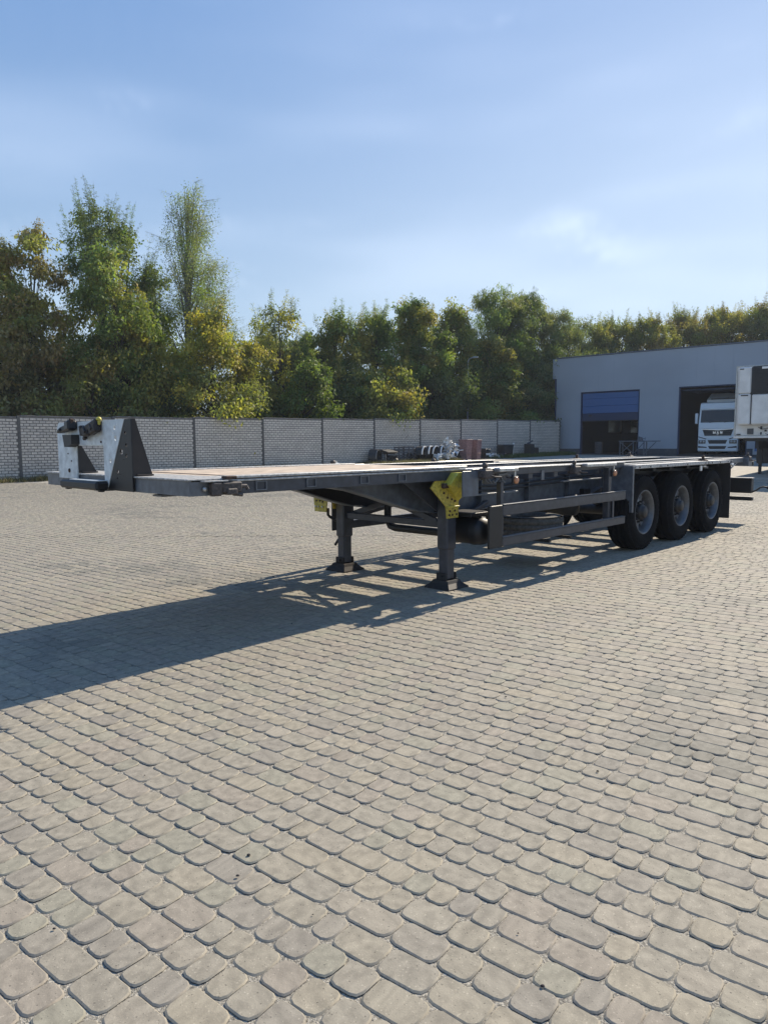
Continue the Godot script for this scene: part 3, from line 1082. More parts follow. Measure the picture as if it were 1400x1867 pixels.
	b.tube([Vector3(0, 6.45, 0), Vector3(0.1, 6.62, 0.05), Vector3(0.35, 6.7, 0.15)], [0.045, 0.04, 0.04], 8)
	b.box(Vector3(0.28, 6.64, 0.08), Vector3(0.66, 6.74, 0.28), 0.03)
	obj("lamp_head", b, mats.pole_steel, p)
	b = Mb.new()
	b.tube([Vector3(0, -0.1, 0), Vector3(0, 0.35, 0)], 0.11, 10)
	obj("base_sleeve", b, mats.pole_steel, p)

# ------------------------------------------------------------------ container trailer; s runs to the rear, t to the camera's side
func tv(s: float, y: float, t: float) -> Vector3:
	return Vector3(s, y, t) * K
func tb(b: Mb, s0: float, s1: float, y0: float, y1: float, t0: float, t1: float, ch := 0.006) -> void:
	b.box(tv(s0, y0, t0), tv(s1, y1, t1), ch)
func one(called: String, m: Material, parent: Node, s0: float, s1: float, y0: float, y1: float, t0: float, t1: float, ch := 0.006) -> MeshInstance3D:
	var b := Mb.new()
	tb(b, s0, s1, y0, y1, t0, t1, ch)
	return obj(called, b, m, parent)
const TO_Z := Basis(Vector3(1, 0, 0), Vector3(0, 0, 1), Vector3(0, -1, 0))     # turns a lathe's axis to +t

func tyre_profile(R: float, W: float, r0: float) -> Array:
	var h := W / 2
	var half := [Vector2(r0 - 0.01, h - 0.05), Vector2(r0 + 0.012, h - 0.012), Vector2(r0 + 0.05, h), Vector2(r0 + 0.10, h + 0.004), Vector2(r0 + 0.15, h - 0.003), Vector2(R - 0.062, h - 0.014), Vector2(R - 0.056, h - 0.020), Vector2(R - 0.025, h - 0.034), Vector2(R - 0.008, h - 0.055), Vector2(R - 0.002, h - 0.085)]
	var grooves := [0.105, 0.035]
	for g in grooves:
		half.append_array([Vector2(R, g + 0.008), Vector2(R - 0.014, g + 0.006), Vector2(R - 0.014, g - 0.006), Vector2(R, g - 0.008)])
	var out := half.duplicate()
	for k in range(half.size() - 1, -1, -1):
		out.append(Vector2(half[k].x, -half[k].y))
	out.reverse()
	return out

var wheel_bits := {}
func wheel_meshes() -> void:
	var R := 0.556
	var W := 0.385
	var b := Mb.new()
	b.lathe(tyre_profile(R, W, 0.315), Transform3D(TO_Z, Vector3(0, 0, -W / 2)), 56)
	# raised rings and shoulder blocks
	for k in 56:
		var a := TAU * k / 56
		var tf := Transform3D(Basis(Vector3(0, 0, 1), a), Vector3.ZERO)
		b.box(Vector3(R - 0.045, -0.018, -0.040), Vector3(R - 0.012, 0.018, -0.026), 0.003, tf)
	for q in 40:
		# moulded sidewall ring broken into dashes
		var a := TAU * q / 40
		if q % 10 < 7:
			b.box(Vector3(0.455, -0.022, -0.004), Vector3(0.462, 0.022, 0.004), 0.0, Transform3D(Basis(Vector3(0, 0, 1), a), Vector3.ZERO))
	wheel_bits.tyre = b.mesh()
	b = Mb.new()
	var tf := Transform3D(TO_Z, Vector3.ZERO)
	var prof := [Vector2(0.318, -0.06), Vector2(0.324, -0.020), Vector2(0.320, -0.012), Vector2(0.308, -0.016), Vector2(0.300, -0.034), Vector2(0.288, -0.052), Vector2(0.278, -0.080), Vector2(0.270, -0.11), Vector2(0.262, -0.15), Vector2(0.258, -0.25)]
	b.lathe(prof, tf, 48)
	wheel_bits.rim = b.mesh()
	b = Mb.new()
	for k in 10:
		var t2 := Transform3D(Basis(Vector3(0, 0, 1), TAU * (k + 0.5) / 10), Vector3.ZERO)
		b.box(Vector3(0.198, -0.034, -0.146), Vector3(0.268, 0.034, -0.126), 0.006, t2)
	b.lathe([Vector2(0.207, -0.130), Vector2(0.185, -0.116), Vector2(0.16, -0.110), Vector2(0.0, -0.110), Vector2(0.0, -0.128)], tf, 48)
	wheel_bits.disc = b.mesh()
	b = Mb.new()
	b.lathe([Vector2(0.118, -0.112), Vector2(0.116, -0.055), Vector2(0.104, -0.042), Vector2(0.09, -0.040), Vector2(0.086, -0.012), Vector2(0.070, 0.0), Vector2(0.0, 0.003)], tf, 32)
	wheel_bits.hub = b.mesh()
	b = Mb.new()
	b.lathe([Vector2(0.021, 0.0), Vector2(0.021, 0.006), Vector2(0.0155, 0.007), Vector2(0.0155, 0.030), Vector2(0.010, 0.044), Vector2(0, 0.046)], Transform3D(TO_Z, Vector3.ZERO), 6, false)
	wheel_bits.nut = b.mesh()

func trailer_wheel(t: Node, s: float, side: float, turn: float) -> void:
	var w := Node3D.new()
	counts["wheel"] = counts.get("wheel", -1) + 1
	w.name = "wheel" if counts.wheel == 0 else "wheel_%03d" % counts.wheel
	t.add_child(w, true)
	w.position = Vector3(s * K, 0.553, side * 1.205 * K)
	w.basis = Basis(Vector3.UP, 0.0 if side > 0 else PI) * Basis(Vector3(0, 0, 1), turn)
	put("tyre", wheel_bits.tyre, mats.tyre, w)
	put("rim", wheel_bits.rim, mats.rim_steel, w)
	put("wheel_disc", wheel_bits.disc, mats.hub_silver, w)
	put("hub", wheel_bits.hub, mats.paint_black, w)
	for k in 10:
		var a := TAU * k / 10
		var nt := put("wheel_nut", wheel_bits.nut, mats.paint_black, w)
		nt.position = Vector3(cos(a) * 0.147, sin(a) * 0.147, -0.111)

func twistlock(t: Node, s: float, y: float, tt: float, m: Material) -> void:
	var b := Mb.new()
	tb(b, s - 0.07, s + 0.07, y - 0.09, y, tt - 0.06, tt + 0.06, 0.012)
	tb(b, s - 0.045, s + 0.045, y, y + 0.012, tt - 0.04, tt + 0.04, 0.004)
	b.lathe([Vector2(0.026, 0.0), Vector2(0.026, 0.022), Vector2(0.034, 0.028), Vector2(0.026, 0.052), Vector2(0.0, 0.062)], Transform3D(Basis().scaled(Vector3(1.35, 1, 0.8)), tv(s, y + 0.011, tt)), 10)
	var o := obj("twistlock", b, m, t)
	b = Mb.new()
	b.tube([tv(s + 0.03, y - 0.06, tt + signf(tt) * 0.05), tv(s + 0.05, y - 0.075, tt + signf(tt) * 0.085), tv(s + 0.16, y - 0.08, tt + signf(tt) * 0.09)], 0.010, 7)
	obj("lock_handle", b, m, o)

func trailer() -> void:
	wheel_meshes()
	var t := thing("container_trailer", "long dark grey three axle container chassis trailer standing unhitched on its landing legs", "trailer", "", Transform3D(Basis(Vector3.UP, deg_to_rad(46.38)), Vector3(0.0926, 0.0, -8.18)))
	var paint: Material = mats.paint
	# ---- two main beams: deep web, curved gooseneck, flanges
	for side in [-1.0, 1.0]:
		var low := [Vector2(-3.1, 1.13), Vector2(-1.75, 1.13), Vector2(-1.45, 1.12), Vector2(-1.15, 1.07), Vector2(-0.85, 0.99), Vector2(-0.5, 0.885), Vector2(-0.2, 0.81), Vector2(0.1, 0.77), Vector2(0.5, 0.76), Vector2(3.3, 0.76), Vector2(3.55, 0.80), Vector2(3.8, 0.86), Vector2(8.3, 0.90)]
		var web := []
		for p in low:
			web.append(p * K)
		web.append(Vector2(8.3, 1.20) * K)
		web.append(Vector2(3.3, 1.20) * K)
		web.append(Vector2(-3.1, 1.232) * K)
		var b := Mb.new()
		b.prism(web, 0.012, Transform3D(Basis(), Vector3(0, 0, side * 0.5 * K - 0.006)))
		# stiffeners on both faces
		for s in [0.9, 1.9, 2.9]:
			tb(b, s - 0.006, s + 0.006, 0.78, 1.19, side * 0.5 - 0.07, side * 0.5 - 0.008, 0.0)
			tb(b, s - 0.006, s + 0.006, 0.78, 1.19, side * 0.5 + 0.008, side * 0.5 + 0.07, 0.0)
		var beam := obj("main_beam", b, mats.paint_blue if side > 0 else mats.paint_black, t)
		b = Mb.new()
		for k in low.size() - 1:
			var a := tv(low[k].x, low[k].y - 0.008, side * 0.5)
			var e := tv(low[k + 1].x, low[k + 1].y - 0.008, side * 0.5)
			b.bar(a, e, 0.15, 0.014, 0.002)
		obj("lower_flange", b, mats.paint_grey, beam)
		b = Mb.new()
		b.bar(tv(0.22, 1.214, side * 0.5), tv(3.3, 1.21, side * 0.5), 0.15, 0.016, 0.003)
		b.bar(tv(3.3, 1.21, side * 0.5), tv(8.3, 1.208, side * 0.5), 0.15, 0.016, 0.003)
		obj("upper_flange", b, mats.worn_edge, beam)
	# ---- front deck with its bright edges
	var prev := -2.865
	for s in [-1.95, -0.9, 0.2]:
		one("deck_plate", mats.deck, t, prev + 0.004, s - 0.004, 1.236, 1.256, -0.79, 0.79, 0.003)
		prev = s
	for side in [-1.0, 1.0]:
		var t0: float = minf(side * 0.795, side * 0.882)
		var t1: float = maxf(side * 0.795, side * 0.882)
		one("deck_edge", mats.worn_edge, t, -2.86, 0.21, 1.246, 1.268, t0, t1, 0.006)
		var b := Mb.new()
		tb(b, -2.86, 0.2, 1.135, 1.222, minf(side * 0.858, side * 0.872), maxf(side * 0.858, side * 0.872), 0.0)
		tb(b, -2.86, 0.2, 1.128, 1.136, minf(side * 0.80, side * 0.874), maxf(side * 0.80, side * 0.874), 0.0)
		var sb := obj("side_beam", b, paint, t)
		one("beam_lip", mats.worn_edge, sb, -2.86, 0.2, 1.223, 1.238, minf(side * 0.84, side * 0.886), maxf(side * 0.84, side * 0.886), 0.003)
		for s in [-2.43, -1.92, -1.30, -0.80]:
			# open ends of the square cross tubes
			b = Mb.new()
			var d := 0.052
			var e0: float = minf(side * 0.8735, side * 0.884)
			var e1: float = maxf(side * 0.8735, side * 0.884)
			tb(b, s - d, s + d, 1.210, 1.217, e0, e1, 0.0)
			tb(b, s - d, s + d, 1.146, 1.153, e0, e1, 0.0)
			tb(b, s - d, s - d + 0.009, 1.153, 1.210, e0, e1, 0.0)
			tb(b, s + d - 0.009, s + d, 1.153, 1.210, e0, e1, 0.0)
			obj("tube_end", b, mats.paint_grey, sb)
	for s in [-2.43, -1.92, -1.30, -0.80]:
		one("cross_tube", mats.paint_black, t, s - 0.045, s + 0.045, 1.152, 1.212, -0.856, 0.856, 0.004)
	# pressed seam across the deck near its front, and a long one
	one("deck_seam", mats.rust, t, -2.60, -2.57, 1.2565, 1.260, -0.76, 0.76, 0.0015)
	# ---- front beam and its corner castings
	var b := Mb.new()
	tb(b, -3.24, -3.225, 1.155, 1.258, -1.17, 1.18, 0.0)
	tb(b, -3.225, -2.86, 1.155, 1.250, 1.165, 1.18, 0.0)
	tb(b, -3.225, -2.86, 1.155, 1.250, -1.17, -1.155, 0.0)
	tb(b, -3.225, -2.88, 1.152, 1.162, -1.15, 1.16, 0.0)
	tb(b, -2.879, -2.865, 1.155, 1.250, -1.15, 1.16, 0.0)
	obj("front_beam", b, mats.paint_grey, t)
	one("front_beam_top", mats.worn_edge, t, -3.255, -2.868, 1.2585, 1.269, -1.18, 1.186, 0.003)
	for side in [-1.0, 1.0]:
		b = Mb.new()
		var o := func(a: float, e: float) -> Array: return [minf(side * a, side * e), maxf(side * a, side * e)]
		var q: Array = o.call(1.182, 1.245)
		tb(b, -3.10, -3.02, 1.150, 1.246, q[0], q[1], 0.012)
		tb(b, -3.02, -2.86, 1.168, 1.244, q[0], q[1] + 0.0, 0.01)
		q = o.call(1.19, 1.262)
		tb(b, -2.99, -2.91, 1.155, 1.200, q[0], q[1], 0.008)
		b.tube([tv(-2.87, 1.21, side * 1.22), tv(-2.82, 1.21, side * 1.23), tv(-2.81, 1.185, side * 1.235)], 0.014, 8)
		b.tube([tv(-2.93, 1.158, side * 1.23), tv(-2.86, 1.150, side * 1.24)], 0.012, 8)
		var cl := obj("corner_lock", b, mats.old_iron, t)
		b = Mb.new()
		q = o.call(1.17, 1.235)
		tb(b, -2.985, -2.895, 1.262, 1.284, q[0], q[1], 0.006)
		obj("lock_head", b, mats.rust, cl)
		b = Mb.new()
		q = o.call(1.185, 1.24)
		tb(b, -3.16, -2.97, 1.248, 1.257, q[0], q[1], 0.002)
		obj("lock_cover", b, mats.worn_edge, cl)
		b = Mb.new()
		b.lathe([Vector2(0.018, 0), Vector2(0.018, 0.02), Vector2(0, 0.026)], Transform3D(TO_Z if side > 0 else TO_Z * Basis(Vector3.RIGHT, PI), tv(-3.13, 1.20, side * 1.185)), 8)
		obj("bolt", b, mats.galv, cl)
	# ---- headboard
	var hb := Node3D.new()
	hb.name = "headboard"
	t.add_child(hb)
	var face := Transform3D(Basis(Vector3(0, 0, 1), Vector3.UP, Vector3(1, 0, 0)), Vector3(-3.262 * K, 0, 0))   # outline in (t, y), thickness to the rear
	var kk := func(a: Array) -> Array:
		var r := []
		for p in a:
			r.append(p * K)
		return r
	b = Mb.new()
	b.prism(kk.call([Vector2(-0.86, 1.225), Vector2(-0.50, 1.225), Vector2(-0.50, 1.50), Vector2(0.0, 1.50), Vector2(0.0, 1.69), Vector2(-0.83, 1.69), Vector2(-0.86, 1.655)]), 0.014, face)
	tb(b, -3.262, -3.16, 1.225, 1.66, -0.868, -0.855, 0.002)
	tb(b, -3.246, -3.17, 1.680, 1.690, -0.83, -0.001, 0.0)
	tb(b, -3.246, -3.20, 1.494, 1.504, -0.49, 0.0, 0.0)
	obj("front_plate", b, mats.pale_plate, hb)
	for q in [[-0.65, 1.29, 0.020], [-0.66, 1.43, 0.006], [-0.33, 1.60, 0.012], [-0.04, 1.525, 0.010], [-0.60, 1.37, 0.006]]:
		b = Mb.new()
		b.lathe([Vector2(q[2], 0), Vector2(q[2] * 0.9, 0.006), Vector2(0, 0.007)], Transform3D(Basis(Vector3(0, 0, 1), Vector3(-1, 0, 0), Vector3(0, -1, 0)), tv(-3.262, q[1], q[0])), 9)
		obj("bolt", b, mats.rust, hb)
	# right hand tapering pale plate with real holes
	var csg := CSGCombiner3D.new()
	csg.name = "tapered_plate"
	hb.add_child(csg)
	perforate(csg, kk.call([Vector2(0.002, 1.69), Vector2(0.355, 1.69), Vector2(0.052, 1.165), Vector2(0.010, 1.165)]), -3.268 * K, 0.012, [[0.20, 1.63, 0.016], [0.21, 1.55, 0.019], [0.115, 1.38, 0.015], [0.165, 1.59, 0.006], [0.17, 1.47, 0.005], [0.12, 1.50, 0.005], [0.24, 1.655, 0.005]], mats.pale_plate)
	csg = CSGCombiner3D.new()
	csg.name = "perforated_plate"
	hb.add_child(csg)
	perforate(csg, kk.call([Vector2(0.357, 1.69), Vector2(0.447, 1.69), Vector2(0.447, 1.155), Vector2(0.056, 1.155), Vector2(0.056, 1.165)]), -3.264 * K, 0.012, [[0.36, 1.59, 0.014], [0.368, 1.50, 0.014], [0.29, 1.45, 0.024], [0.365, 1.42, 0.015], [0.325, 1.39, 0.006], [0.325, 1.375, 0.004], [0.22, 1.30, 0.016], [0.26, 1.28, 0.006], [0.21, 1.25, 0.009], [0.225, 1.275, 0.005]], mats.paint_black)
	for q in [[0.432, mats.paint_brown], [-0.50, mats.paint_black]]:
		b = Mb.new()
		var top := 1.69 if q[0] > 0 else 1.50
		b.prism(kk.call([Vector2(-3.251, top), Vector2(-3.225, top), Vector2(-3.10, 1.272), Vector2(-3.251, 1.272)]), 0.012, Transform3D(Basis(), Vector3(0, 0, q[0] * K)))
		tb(b, -3.232, -3.10, 1.271, 1.283, q[0] - 0.05, q[0] + 0.03, 0.002)
		obj("side_brace", b, q[1], hb)
	b = Mb.new()
	b.prism(kk.call([Vector2(-3.247, 1.682), Vector2(-3.10, 1.268), Vector2(-3.112, 1.268), Vector2(-3.253, 1.665)]), 0.05, Transform3D(Basis(), Vector3(0, 0, 0.386 * K)))
	obj("brace_flange", b, mats.paint_black, hb)
	# sill and step below
	b = Mb.new()
	tb(b, -3.37, -3.262, 1.155, 1.222, -0.60, 0.07, 0.022)
	for q in [-0.57, 0.03]:
		tb(b, -3.33, -3.29, 1.140, 1.156, q - 0.02, q + 0.02, 0.004)
	obj("front_sill", b, mats.paint_black, hb)
	b = Mb.new()
	tb(b, -3.35, -3.27, 1.2225, 1.229, -0.45, 0.05, 0.002)
	obj("sill_cover", b, mats.pale_plate, hb)
	# couplings on the cross bar
	b = Mb.new()
	var tl := func(y: float, tt: float, off := 0.0) -> Vector3: return tv(-3.265 - off * 0.8, y, tt + 0.075)
	b.bar(tl.call(1.625, -0.78, 0.03), tl.call(1.645, -0.62, 0.04), 0.05, 0.055, 0.012)
	b.bar(tl.call(1.655, -0.64, 0.03), tl.call(1.665, -0.53, 0.05), 0.08, 0.085, 0.015)
	b.bar(tl.call(1.66, -0.59, 0.03), tl.call(1.715, -0.555, 0.03), 0.05, 0.05, 0.01)
	b.bar(tl.call(1.612, -0.80, 0.05), tl.call(1.63, -0.74, 0.06), 0.035, 0.03, 0.006)
	obj("hose_coupling", b, mats.paint_black, hb)
	b = Mb.new()
	b.bar(tl.call(1.66, -0.55, 0.052), tl.call(1.716, -0.545, 0.05), 0.035, 0.035, 0.01)
	obj("coupling_cap", b, mats.rust, hb)
	b = Mb.new()
	b.bar(tl.call(1.575, -0.37, 0.03), tl.call(1.655, -0.39, 0.03), 0.05, 0.03, 0.008)
	b.bar(tl.call(1.605, -0.36, 0.03), tl.call(1.675, -0.08, 0.04), 0.06, 0.065, 0.015)
	b.bar(tl.call(1.585, -0.33, 0.04), tl.call(1.60, -0.22, 0.05), 0.05, 0.045, 0.012)
	b.bar(tl.call(1.61, -0.20, 0.045), tl.call(1.64, -0.08, 0.045), 0.06, 0.075, 0.015)
	b.bar(tl.call(1.55, -0.36, 0.03), tl.call(1.565, -0.32, 0.03), 0.03, 0.03, 0.008)
	b.bar(tl.call(1.64, -0.31, 0.06), tl.call(1.60, -0.24, 0.075), 0.03, 0.03, 0.006)
	b.bar(tl.call(1.655, -0.18, 0.06), tl.call(1.62, -0.13, 0.075), 0.03, 0.03, 0.006)
	obj("hose_coupling", b, mats.paint_brown, hb)
	b = Mb.new()
	b.lathe([Vector2(0.020, 0), Vector2(0.023, 0.008), Vector2(0.019, 0.020), Vector2(0.009, 0.027), Vector2(0, 0.028)], Transform3D(Basis(), tl.call(1.69, -0.085, 0.03)), 14)
	b.box(tl.call(1.655, -0.10, 0.045), tl.call(1.69, -0.07, 0.02), 0.004)
	obj("coupling_cap", b, mats.yellow, hb)
	b = Mb.new()
	b.prism(kk.call([Vector2(-0.60, 1.585), Vector2(-0.43, 1.585), Vector2(-0.43, 1.51), Vector2(-0.50, 1.485), Vector2(-0.57, 1.485)]), -0.07, Transform3D(Basis(Vector3(0, 0, 1), Vector3.UP, Vector3(1, 0, 0)), Vector3(-3.263 * K, 0, 0)))
	obj("socket_box", b, mats.dark_plastic, hb)
	# ---- landing legs
	for side in [-1.0, 1.0]:
		var tt: float = side * 0.775
		var leg := Node3D.new()
		leg.name = "landing_leg" if side < 0 else "landing_leg_001"
		t.add_child(leg)
		one("outer_tube", paint, leg, -0.078, 0.078, 0.405, 1.16, tt - 0.07, tt + 0.07, 0.014)
		one("inner_tube", paint, leg, -0.065, 0.065, 0.09, 0.44, tt - 0.058, tt + 0.058, 0.012)
		b = Mb.new()
		var rim := [[0.10, 0.085], [0.115, 0.055], [0.165, 0.012], [0.165, 0.0]]
		for q in 3:
			for c in 4:
				var a: float = rim[q][0]
				var e: float = rim[q + 1][0]
				var d0: Vector3 = [Vector3(1, 0, 1), Vector3(-1, 0, 1), Vector3(-1, 0, -1), Vector3(1, 0, -1)][c]
				var d1: Vector3 = [Vector3(-1, 0, 1), Vector3(-1, 0, -1), Vector3(1, 0, -1), Vector3(1, 0, 1)][c]
				var cc := tv(0, 0, tt)
				b.poly([cc + d0 * a * K + Vector3(0, rim[q][1] * K, 0), cc + d1 * a * K + Vector3(0, rim[q][1] * K, 0), cc + d1 * e * K + Vector3(0, rim[q + 1][1] * K, 0), cc + d0 * e * K + Vector3(0, rim[q + 1][1] * K, 0)], (d0 + d1) + Vector3.UP * 0.5)
		b.poly([tv(0.10, 0.085, tt + 0.10), tv(-0.10, 0.085, tt + 0.10), tv(-0.10, 0.085, tt - 0.10), tv(0.10, 0.085, tt - 0.10)], Vector3.UP)
		tb(b, -0.085, -0.068, 0.085, 0.16, tt - 0.07, tt + 0.07, 0.004)
		tb(b, 0.068, 0.085, 0.085, 0.16, tt - 0.07, tt + 0.07, 0.004)
		b.tube([tv(-0.10, 0.125, tt), tv(0.10, 0.125, tt)], 0.018, 8)
		obj("foot", b, mats.dark_rust if side < 0 else mats.rubber, leg)
		# yellow mounting bracket: folded plates round the top of the leg
		b = Mb.new()
		var outl := [Vector2(-0.36, 1.06), Vector2(-0.27, 1.16), Vector2(-0.20, 1.15), Vector2(-0.06, 1.215), Vector2(0.10, 1.215), Vector2(0.115, 1.02), Vector2(0.085, 0.90), Vector2(0.085, 0.735), Vector2(-0.10, 0.735), Vector2(-0.12, 0.86)]
		var plate := []
		for p in outl:
			plate.append(p * K)
		b.prism(plate, 0.014, Transform3D(Basis(), Vector3(0, 0, (tt + side * 0.075) * K - (0.014 if side < 0 else 0.0))))
		var z0: float = tt + side * 0.09
		var z1: float = tt + side * 0.20
		var yb := obj("mounting_bracket", b, mats.yellow_dirty, leg)
		b = Mb.new()
		# the sloping cheek that stands out from the plate
		var A := tv(-0.055, 1.205, z1)
		var B := tv(0.10, 1.205, z1)
		var C := tv(0.105, 1.02, z1)
		var D := tv(0.07, 0.90, z0)
		var E := tv(-0.17, 1.085, z1 - side * 0.02)
		b.poly([A, B, C, E], Vector3(0, 0, side))
		b.poly([E, C, D], Vector3(0, -0.3, side))
		b.poly([A, tv(-0.055, 1.205, z0), tv(0.10, 1.205, z0), B], Vector3.UP)
		b.poly([B, tv(0.10, 1.205, z0), tv(0.105, 1.02, z0), C], Vector3.RIGHT)
		b.poly([C, tv(0.105, 1.02, z0), D], Vector3.RIGHT)
		b.poly([A, tv(-0.055, 1.205, z0), tv(-0.17, 1.085, z0), E], Vector3(-1, 0.5, 0))
		b.poly([E, tv(-0.17, 1.085, z0), D], Vector3(-1, -1, 0))
		tb(b, -0.115, 0.082, 0.845, 0.862, minf(z0, z0 + side * 0.02), maxf(z0, z0 + side * 0.02), 0.003)
		obj("bracket_cheek", b, mats.yellow, yb)
		for q in [[-0.07, 0.77], [-0.02, 0.77], [0.05, 0.77], [-0.06, 0.81], [0.02, 0.81], [-0.10, 0.95], [-0.03, 0.93], [0.02, 0.91], [-0.16, 1.0]]:
			b = Mb.new()
			b.lathe([Vector2(0.013, 0), Vector2(0.013, 0.009), Vector2(0, 0.010)], Transform3D(TO_Z if side > 0 else TO_Z * Basis(Vector3.RIGHT, PI), tv(q[0], q[1], tt + side * 0.0885)), 6, false)
			obj("bolt", b, mats.rust, yb)
		b = Mb.new()
		tb(b, -0.21, -0.12, 1.05, 1.10, minf(z0, z0 + side * 0.05), maxf(z0, z0 + side * 0.05), 0.01)
		obj("gear_shaft_end", b, mats.rust, yb)
		# big gusset from the beam down to the leg
		b = Mb.new()
		b.prism(kk.call([Vector2(-0.62, 1.13), Vector2(0.5, 1.13), Vector2(0.10, 0.80), Vector2(-0.07, 0.80)]), 0.012, Transform3D(Basis(), Vector3(0, 0, (tt - side * 0.085) * K)))
		obj("leg_gusset", b, paint, leg)
	# far bracket front plate with holes, turned to the front
	b = Mb.new()
	b.prism(kk.call([Vector2(-1.09, 1.14), Vector2(-0.80, 1.14), Vector2(-0.79, 0.88), Vector2(-0.82, 0.70), Vector2(-1.02, 0.70), Vector2(-1.04, 0.90)]), 0.012, Transform3D(Basis(Vector3(0, 0, 1), Vector3.UP, Vector3(1, 0, 0)), Vector3(-0.20 * K, 0, -0.06)))
	var fb := obj("bracket_face", b, mats.yellow_dirty, t)
	for q in [[-1.0, 0.76], [-0.95, 0.76], [-0.88, 0.76], [-0.98, 0.83], [-0.92, 0.83], [-0.87, 0.82], [-1.0, 0.95], [-0.94, 0.95], [-0.89, 0.96], [-1.02, 1.03], [-0.95, 1.04], [-0.9, 1.03]]:
		b = Mb.new()
		b.lathe([Vector2(0.013, 0), Vector2(0.013, 0.009), Vector2(0, 0.010)], Transform3D(Basis(Vector3(0, 0, 1), Vector3(-1, 0, 0), Vector3(0, -1, 0)), tv(-0.201, q[1], q[0] - 0.058)), 6, false)
		obj("bolt", b, mats.galv if q[1] < 0.8 else mats.rust, fb)
	b = Mb.new()
	tb(b, -0.212, -0.201, 0.868, 0.884, -1.088, -0.898, 0.002)
	obj("bracket_rib", b, mats.rust, fb)
	# bracing between the legs
	b = Mb.new()
	b.bar(tv(0.0, 0.66, -0.70), tv(0.0, 0.66, 0.70), 0.075, 0.075, 0.006)
	obj("cross_brace", b, paint, t)
	for side in [-1.0, 1.0]:
		b = Mb.new()
		b.bar(tv(0.03 * side, 1.08, 0.62 * side), tv(0.03 * side, 0.68, -0.66 * side), 0.012, 0.065, 0.002)
		b.bar(tv(0.03 * side + 0.03, 1.10, 0.62 * side), tv(0.03 * side + 0.03, 0.70, -0.66 * side), 0.045, 0.012, 0.002)
		obj("diagonal_brace", b, paint, t)
		b = Mb.new()
		b.bar(tv(0.06, 0.62, 0.76 * side), tv(1.05, 0.82, 0.54 * side), 0.05, 0.05, 0.006)
		obj("leg_strut", b, paint, t)
	b = Mb.new()
	b.tube([tv(0.02, 1.0, -0.70), tv(0.02, 1.0, 0.70)], 0.018, 10)
	obj("gear_shaft", b, mats.paint_grey, t)
	b = Mb.new()
	b.tube([tv(-0.12, 0.74, -0.93), tv(-0.12, 0.66, -0.93), tv(-0.10, 0.635, -0.92), tv(-0.02, 0.575, -0.86), tv(0.03, 0.54, -0.80)], 0.018, 9)
	b.tube([tv(-0.02, 0.36, -0.86), tv(-0.04, 0.29, -0.90)], 0.017, 9)
	obj("crank_handle", b, mats.paint_black, t)
	b = Mb.new()
	b.tube([tv(0.25, 0.80, -0.30), tv(0.25, 0.60, -0.30), tv(0.25, 0.55, -0.26), tv(0.25, 0.53, -0.18), tv(0.25, 0.53, 0.70)], 0.045, 10)
	obj("pipe_guard", b, mats.paint_black, t)
	# ---- middle of the frame: cross members and side rails, open between
	for s in [0.05, 0.62, 1.15, 1.7, 2.25, 2.8, 3.35]:
		one("cross_member", paint, t, s - 0.045, s + 0.045, 1.10, 1.20, -1.06, 1.06, 0.006)
	for side in [-1.0, 1.0]:
		var a: float = side * 1.06
		var b2 := Mb.new()
		b2.bar(tv(0.0, 1.195, a), tv(3.45, 1.195, a), 0.05, 0.07, 0.005)
		var sr := obj("side_rail", b2, paint, t)
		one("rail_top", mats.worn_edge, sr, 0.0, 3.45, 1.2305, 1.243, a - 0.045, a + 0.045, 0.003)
		one("outrigger_plate", mats.paint_blue, t, -0.16, 0.10, 0.97, 1.225, minf(side * 1.09, side * 1.105), maxf(side * 1.09, side * 1.105), 0.003)
		# bearers with lamps
		for q in [[0.34, 0.69], [2.2, 2.99]]:
			one("lamp_bracket", mats.galv, t, q[0], q[1], 1.205, 1.245, minf(side * 1.12, side * 1.20), maxf(side * 1.12, side * 1.20), 0.006)
			var lb := one("marker_lamp", mats.dark_plastic, t, q[1] - 0.09, q[1] + 0.02, 1.065, 1.150, minf(side * 1.165, side * 1.185), maxf(side * 1.165, side * 1.185), 0.006)
			b = Mb.new()
			b.lathe([Vector2(0.038, 0), Vector2(0.038, 0.012), Vector2(0.030, 0.022), Vector2(0.013, 0.027), Vector2(0, 0.028)], Transform3D(TO_Z if side > 0 else TO_Z * Basis(Vector3.RIGHT, PI), tv(q[1] - 0.035, 1.107, side * 1.186)), 16)
			obj("orange_lens", b, mats.orange_lens, lb)
			one("lamp_stay", mats.galv, lb, q[1] - 0.05, q[1] - 0.02, 1.15, 1.204, minf(side * 1.165, side * 1.18), maxf(side * 1.165, side * 1.18), 0.002)
		one("data_plate", mats.paint_grey, t, 1.32, 1.38, 1.08, 1.19, minf(side * 1.088, side * 1.096), maxf(side * 1.088, side * 1.096), 0.002)
		twistlock(t, 0.16, 1.235, side * 1.14, mats.old_iron)
		twistlock(t, 2.05, 1.222, side * 1.10, mats.old_iron)
	# hoses and valves near the front lamp
	b = Mb.new()
	var hz := RandomNumberGenerator.new()
	hz.seed = 4
	for q in 4:
		var pts := []
		var s0 := 0.18 + 0.05 * q
		for k in 7:
			pts.append(tv(s0 + 0.035 * k, 1.11 + 0.03 * sin(k * 1.3 + q) + hz.randf_range(-0.02, 0.02), 1.06 + 0.02 * q + hz.randf_range(-0.01, 0.01)))
		b.tube(pts, 0.011, 7)
	b.tube([tv(0.40, 1.17, 1.13), tv(0.55, 1.18, 1.13), tv(0.62, 1.15, 1.13)], 0.02, 8)
	obj("air_hose", b, mats.paint_grey, t)
